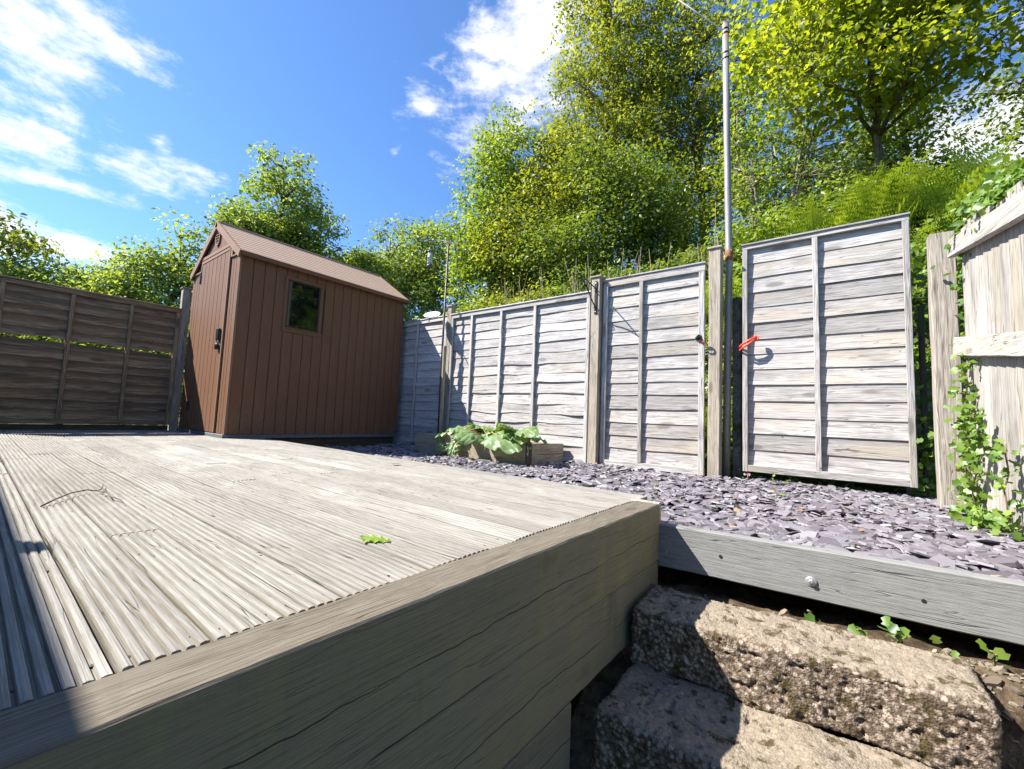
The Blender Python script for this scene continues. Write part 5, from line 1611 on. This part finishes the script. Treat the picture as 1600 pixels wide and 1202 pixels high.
vine('bramble_plant', 'bright green bramble climbing the foot of the sunlit board fence', 'bramble',
     [[(3.13, -0.505, -0.10), (3.08, -0.50, 0.10), (3.04, -0.50, 0.28), (3.00, -0.51, 0.42)],
      [(3.10, -0.505, -0.10), (2.98, -0.50, 0.08), (2.90, -0.51, 0.22), (2.86, -0.515, 0.36)],
      [(3.12, -0.50, -0.10), (3.11, -0.50, 0.25), (3.08, -0.505, 0.52), (3.09, -0.51, 0.70)],
      [(3.08, -0.50, -0.08), (2.95, -0.48, -0.06), (2.82, -0.49, -0.07), (2.74, -0.50, -0.05)]], 400, 0.034, 3, 0.030, (-0.004, 0.012, 0))
vine('bramble_plant', 'sparse trailing bramble shoots at the right frame edge', 'bramble',
     [[(2.66, -0.54, -0.10), (2.63, -0.525, 0.10), (2.61, -0.53, 0.28)], [(2.70, -0.53, -0.10), (2.8, -0.49, -0.07), (2.88, -0.48, -0.08)]], 120, 0.032, 4, 0.030, (0, 0.01, 0))
vine('ivy_plant', 'dark ivy hanging in the gap between freestanding gate and thick post', 'ivy',
     [[(3.86, -0.50, -0.1), (3.88, -0.50, 0.3), (3.85, -0.52, 0.7), (3.88, -0.51, 1.1), (3.90, -0.5, 1.5)], [(3.82, -0.44, -0.1), (3.80, -0.46, 0.15), (3.78, -0.47, 0.3)], [(3.95, -0.55, 0.6), (3.95, -0.6, 1.2), (3.97, -0.6, 1.6)]], 1200, 0.042, 5, 0.07)
vine('ivy_plant', 'ivy mat lying over the left top of the board fence', 'ivy',
     [[(3.30, -0.60, 0.9), (3.22, -0.60, 1.25), (3.05, -0.60, 1.42), (2.85, -0.61, 1.42), (2.70, -0.61, 1.38)], [(3.4, -0.66, 1.0), (3.35, -0.66, 1.4), (3.15, -0.66, 1.5), (2.9, -0.66, 1.5)], [(3.5, -0.7, 1.1), (3.45, -0.7, 1.45), (3.3, -0.72, 1.6)]], 1300, 0.036, 6, 0.055)
vine('ivy_plant', 'ivy behind the lower edge of the steel pole and gate', 'ivy',
     [[(3.88, 0.60, -0.1), (3.87, 0.62, 0.5), (3.88, 0.60, 1.1), (3.9, 0.62, 1.6)]], 160, 0.05, 7, 0.05)

# seedlings in the gap below the kerb board
for k, (x, y, z, n_, L_, lb) in enumerate(((1.600, 0.085, -0.262, 3, 0.030, 'pale seedling under the bolt of the kerb board'), (1.585, -0.035, -0.270, 4, 0.030, 'round leaved seedling in the middle of the soil gap'), (1.600, -0.115, -0.262, 7, 0.026, 'variegated ivy seedling under the kerb board'), (1.575, -0.205, -0.262, 4, 0.022, 'tiny lime seedling by the block corner'), (1.62, -0.285, -0.255, 5, 0.026, 'small weed near the right frame edge under the kerb'))):
    vine('seedling', lb, 'seedling', [[(x, y, z - 0.02), (x - 0.004, y, z + 0.012), (x - 0.010, y + 0.003, z + 0.028)]], n_, L_, 20 + k, 0.012, (-0.006, 0, 0.006), group='seedlings below the kerb')
m = MB()
# weeds at the foot of the freestanding gate
for k, (x, y) in enumerate(((3.64, 0.56), (3.62, 0.40), (3.60, 0.30))):
    vine('weed', ('pink flowered weed at the foot of the concrete post', 'reddish weed under the freestanding gate, left', 'reddish weed under the freestanding gate, further right')[k], 'weed', [[(x, y, -0.11), (x - 0.005, y, -0.075), (x - 0.01, y - 0.005, -0.055)]], 10, 0.018, 40 + k, 0.014, group='weeds under the gate')
PINK = plain('pink_petal', (0.70, 0.18, 0.45), 0.6)
fl = tag(empty('pink_flower', (3.625, 0.555, -0.045)), 'tiny pink flower in front of the concrete post', 'flower')
m = MB()
for k in range(5):
    a = k * 1.2566
    m.add([(0, 0, 0), (0.004 * 0 - 0.003, 0.011 * math.cos(a - 0.45), 0.011 * math.sin(a - 0.45)), (-0.006, 0.014 * math.cos(a), 0.014 * math.sin(a)), (-0.003, 0.011 * math.cos(a + 0.45), 0.011 * math.sin(a + 0.45))], [(0, 1, 2, 3)])
m.build('petals', PINK, fl)
m = MB(); m.tube([(0.004, 0, -0.05), (0.002, 0, 0)], 0.0012, 4); m.build('stem', LM['ivy'], fl)

# ------------------------------------------------------------------ small things on the deck and in the slate
V, F, tn = big_leaf(0.058, 0.026, 5, 0.10, 0.0035, 20, 10, flat=True)
Mx = np.array(Matrix.Rotation(R(-45), 3, 'Z'))
lf = tag(mesh_np('fallen_leaf', V @ Mx.T, F, LM['fallen'], None, True, [0.6] * len(V)), 'bright green fallen leaf lying on the deck boards', 'leaf')
lf.location = (0.600, 0.880, 0.008); lf.rotation_euler = (R(10), R(-7), 0)
V, F, tn = big_leaf(0.05, 0.03, 6, 0.05, 0.002, 8, 6, flat=True)
lf = tag(mesh_np('fallen_leaf', V, F, LM['olive'], None, True, [0.5] * len(V)), 'small dull leaf on the far deck edge by the slate', 'leaf')
lf.location = (1.55, 2.05, 0.010)
for k, (x, y, lb) in enumerate(((2.75, 0.95, 'yellow-green leaf on the slate in front of the gate post'), (2.05, 0.85, 'yellowed leaf on the slate beyond the deck corner'), (2.95, 0.28, 'lime leaf on the slate before the freestanding gate'))):
    V, F, tn = big_leaf(0.045, 0.03, 8 + k, 0.05, 0.002, 8, 6, flat=True)
    lf = tag(mesh_np('fallen_leaf', V, F, LM['fallen'], None, True, [0.5] * len(V)), lb, 'leaf')
    lf.location = (x, y, float(bed_z(x, y)) + 0.03); lf.rotation_euler = (0, 0, k * 1.7)
tw = tag(empty('fallen_twig', (0.25, 1.85, 0.004)), 'dark crooked twig lying on the deck at left', 'twig')
m = MB(); m.tube([(-0.095, -0.10, 0.0), (-0.06, -0.03, 0.006), (-0.02, 0.05, 0.008), (0.02, 0.10, 0.006), (0.04, 0.06, 0.006), (0.055, 0.10, 0.005), (0.075, 0.20, 0.006)], [0.0022, 0.0022, 0.002, 0.002, 0.0018, 0.0016, 0.001], 5); m.build('stem', BARK, tw, True)
m = MB(); m.tube([(0.04, 0.06, 0.005), (0.055, 0.0, 0.006), (0.05, -0.08, 0.006), (0.062, -0.14, 0.005), (0.06, -0.20, 0.003)], [0.0018, 0.0018, 0.0016, 0.0014, 0.001], 5); m.build('branch', BARK, tw, True)

# dead leaves and bits caught among the slate
rg = np.random.default_rng(91)
n = 210
x = rg.uniform(1.78, 3.6, n); y = rg.uniform(-0.4, 4.2, n)
C = np.stack([x, y, bed_z(x, y) + rg.uniform(0.012, 0.026, n)], 1)
V, F, tn = leaf_cloud(C, np.tile((0, 0, 1.6), (n, 1)), rg.uniform(0.012, 0.034, n), rg, 'lobed', 0.5, rg.uniform(0, 1, n))
LIT = leaf_mat('leaf_litter', (0.16, 0.085, 0.04), (0.30, 0.20, 0.11), (0.45, 0.36, 0.22), 0.2)
tag(mesh_np('leaf_litter', V, F, LIT, None, False, tn), 'small dry brown leaf bits caught among the slate', 'leaf litter', kind='stuff')
n = 70
x = rg.uniform(0.15, 1.6, n); y = rg.uniform(0.7, 4.0, n)
V, F, tn = leaf_cloud(np.stack([x, y, 0 * x + 0.004], 1), np.tile((0, 0, 2.5), (n, 1)), rg.uniform(0.005, 0.013, n), rg, 'quad', 0.5, rg.uniform(0, 0.7, n))
tag(mesh_np('deck_debris', V, F, LIT, None, False, tn), 'tiny dark crumbs and leaf specks scattered on the deck', 'debris', kind='stuff')

# stones and rubble in the soil
rng = random.Random(31)
m = MB()
for k in range(760):
    if k < 520: x, y = rng.uniform(1.2, 1.66), rng.uniform(-0.62, -0.20)
    elif k < 620: x, y = rng.uniform(1.5, 1.66), rng.uniform(-0.3, 0.5)
    else: x, y = rng.uniform(0.9, 1.15), rng.uniform(0.2, 0.55)
    P = np.array([[x, y, 0.0]])
    zz = -0.66 + 0.18 * smooth(0.95, 1.25, P[:, 0]) + 0.20 * smooth(1.30, 1.56, P[:, 0]) - 0.012 * smooth(1.555, 1.60, P[:, 0]) * smooth(-0.32, -0.12, P[:, 1])
    zz = zz - 0.16 * (1 - smooth(-0.75, -0.30, P[:, 1])) * (1 - smooth(1.45, 1.8, P[:, 0])) + fbm(P * 7, 4, 8) * 0.075
    V, F = CH[rng.randrange(len(CH))]
    s = rng.uniform(0.003, 0.0075) * (2.2 if rng.random() < 0.08 else 1)
    M3 = np.array(Matrix.LocRotScale(Vector((x, y, float(zz[0]) + s * 0.4)), __import__('mathutils').Euler((rng.gauss(0, 0.5), rng.gauss(0, 0.5), rng.uniform(0, 6))), Vector((s, s, s * 3))))
    m.add(V @ M3[:3, :3].T + M3[:3, 3], F, rng.random())
T = NT('soil_stone'); c = T.coords(False); a_ = T.n('Attribute', attribute_name='tone').outputs['Fac']
STONE = T.principled(T.mix(a_, (0.09, 0.068, 0.045), (0.27, 0.225, 0.17)), 0.9, normal=T.bump(T.noise(c, 150, 4), 0.5, 0.003))
tag(m.build('soil_stones', STONE, None), 'small stones scattered in the bare soil by the blocks', 'stones', kind='stuff')
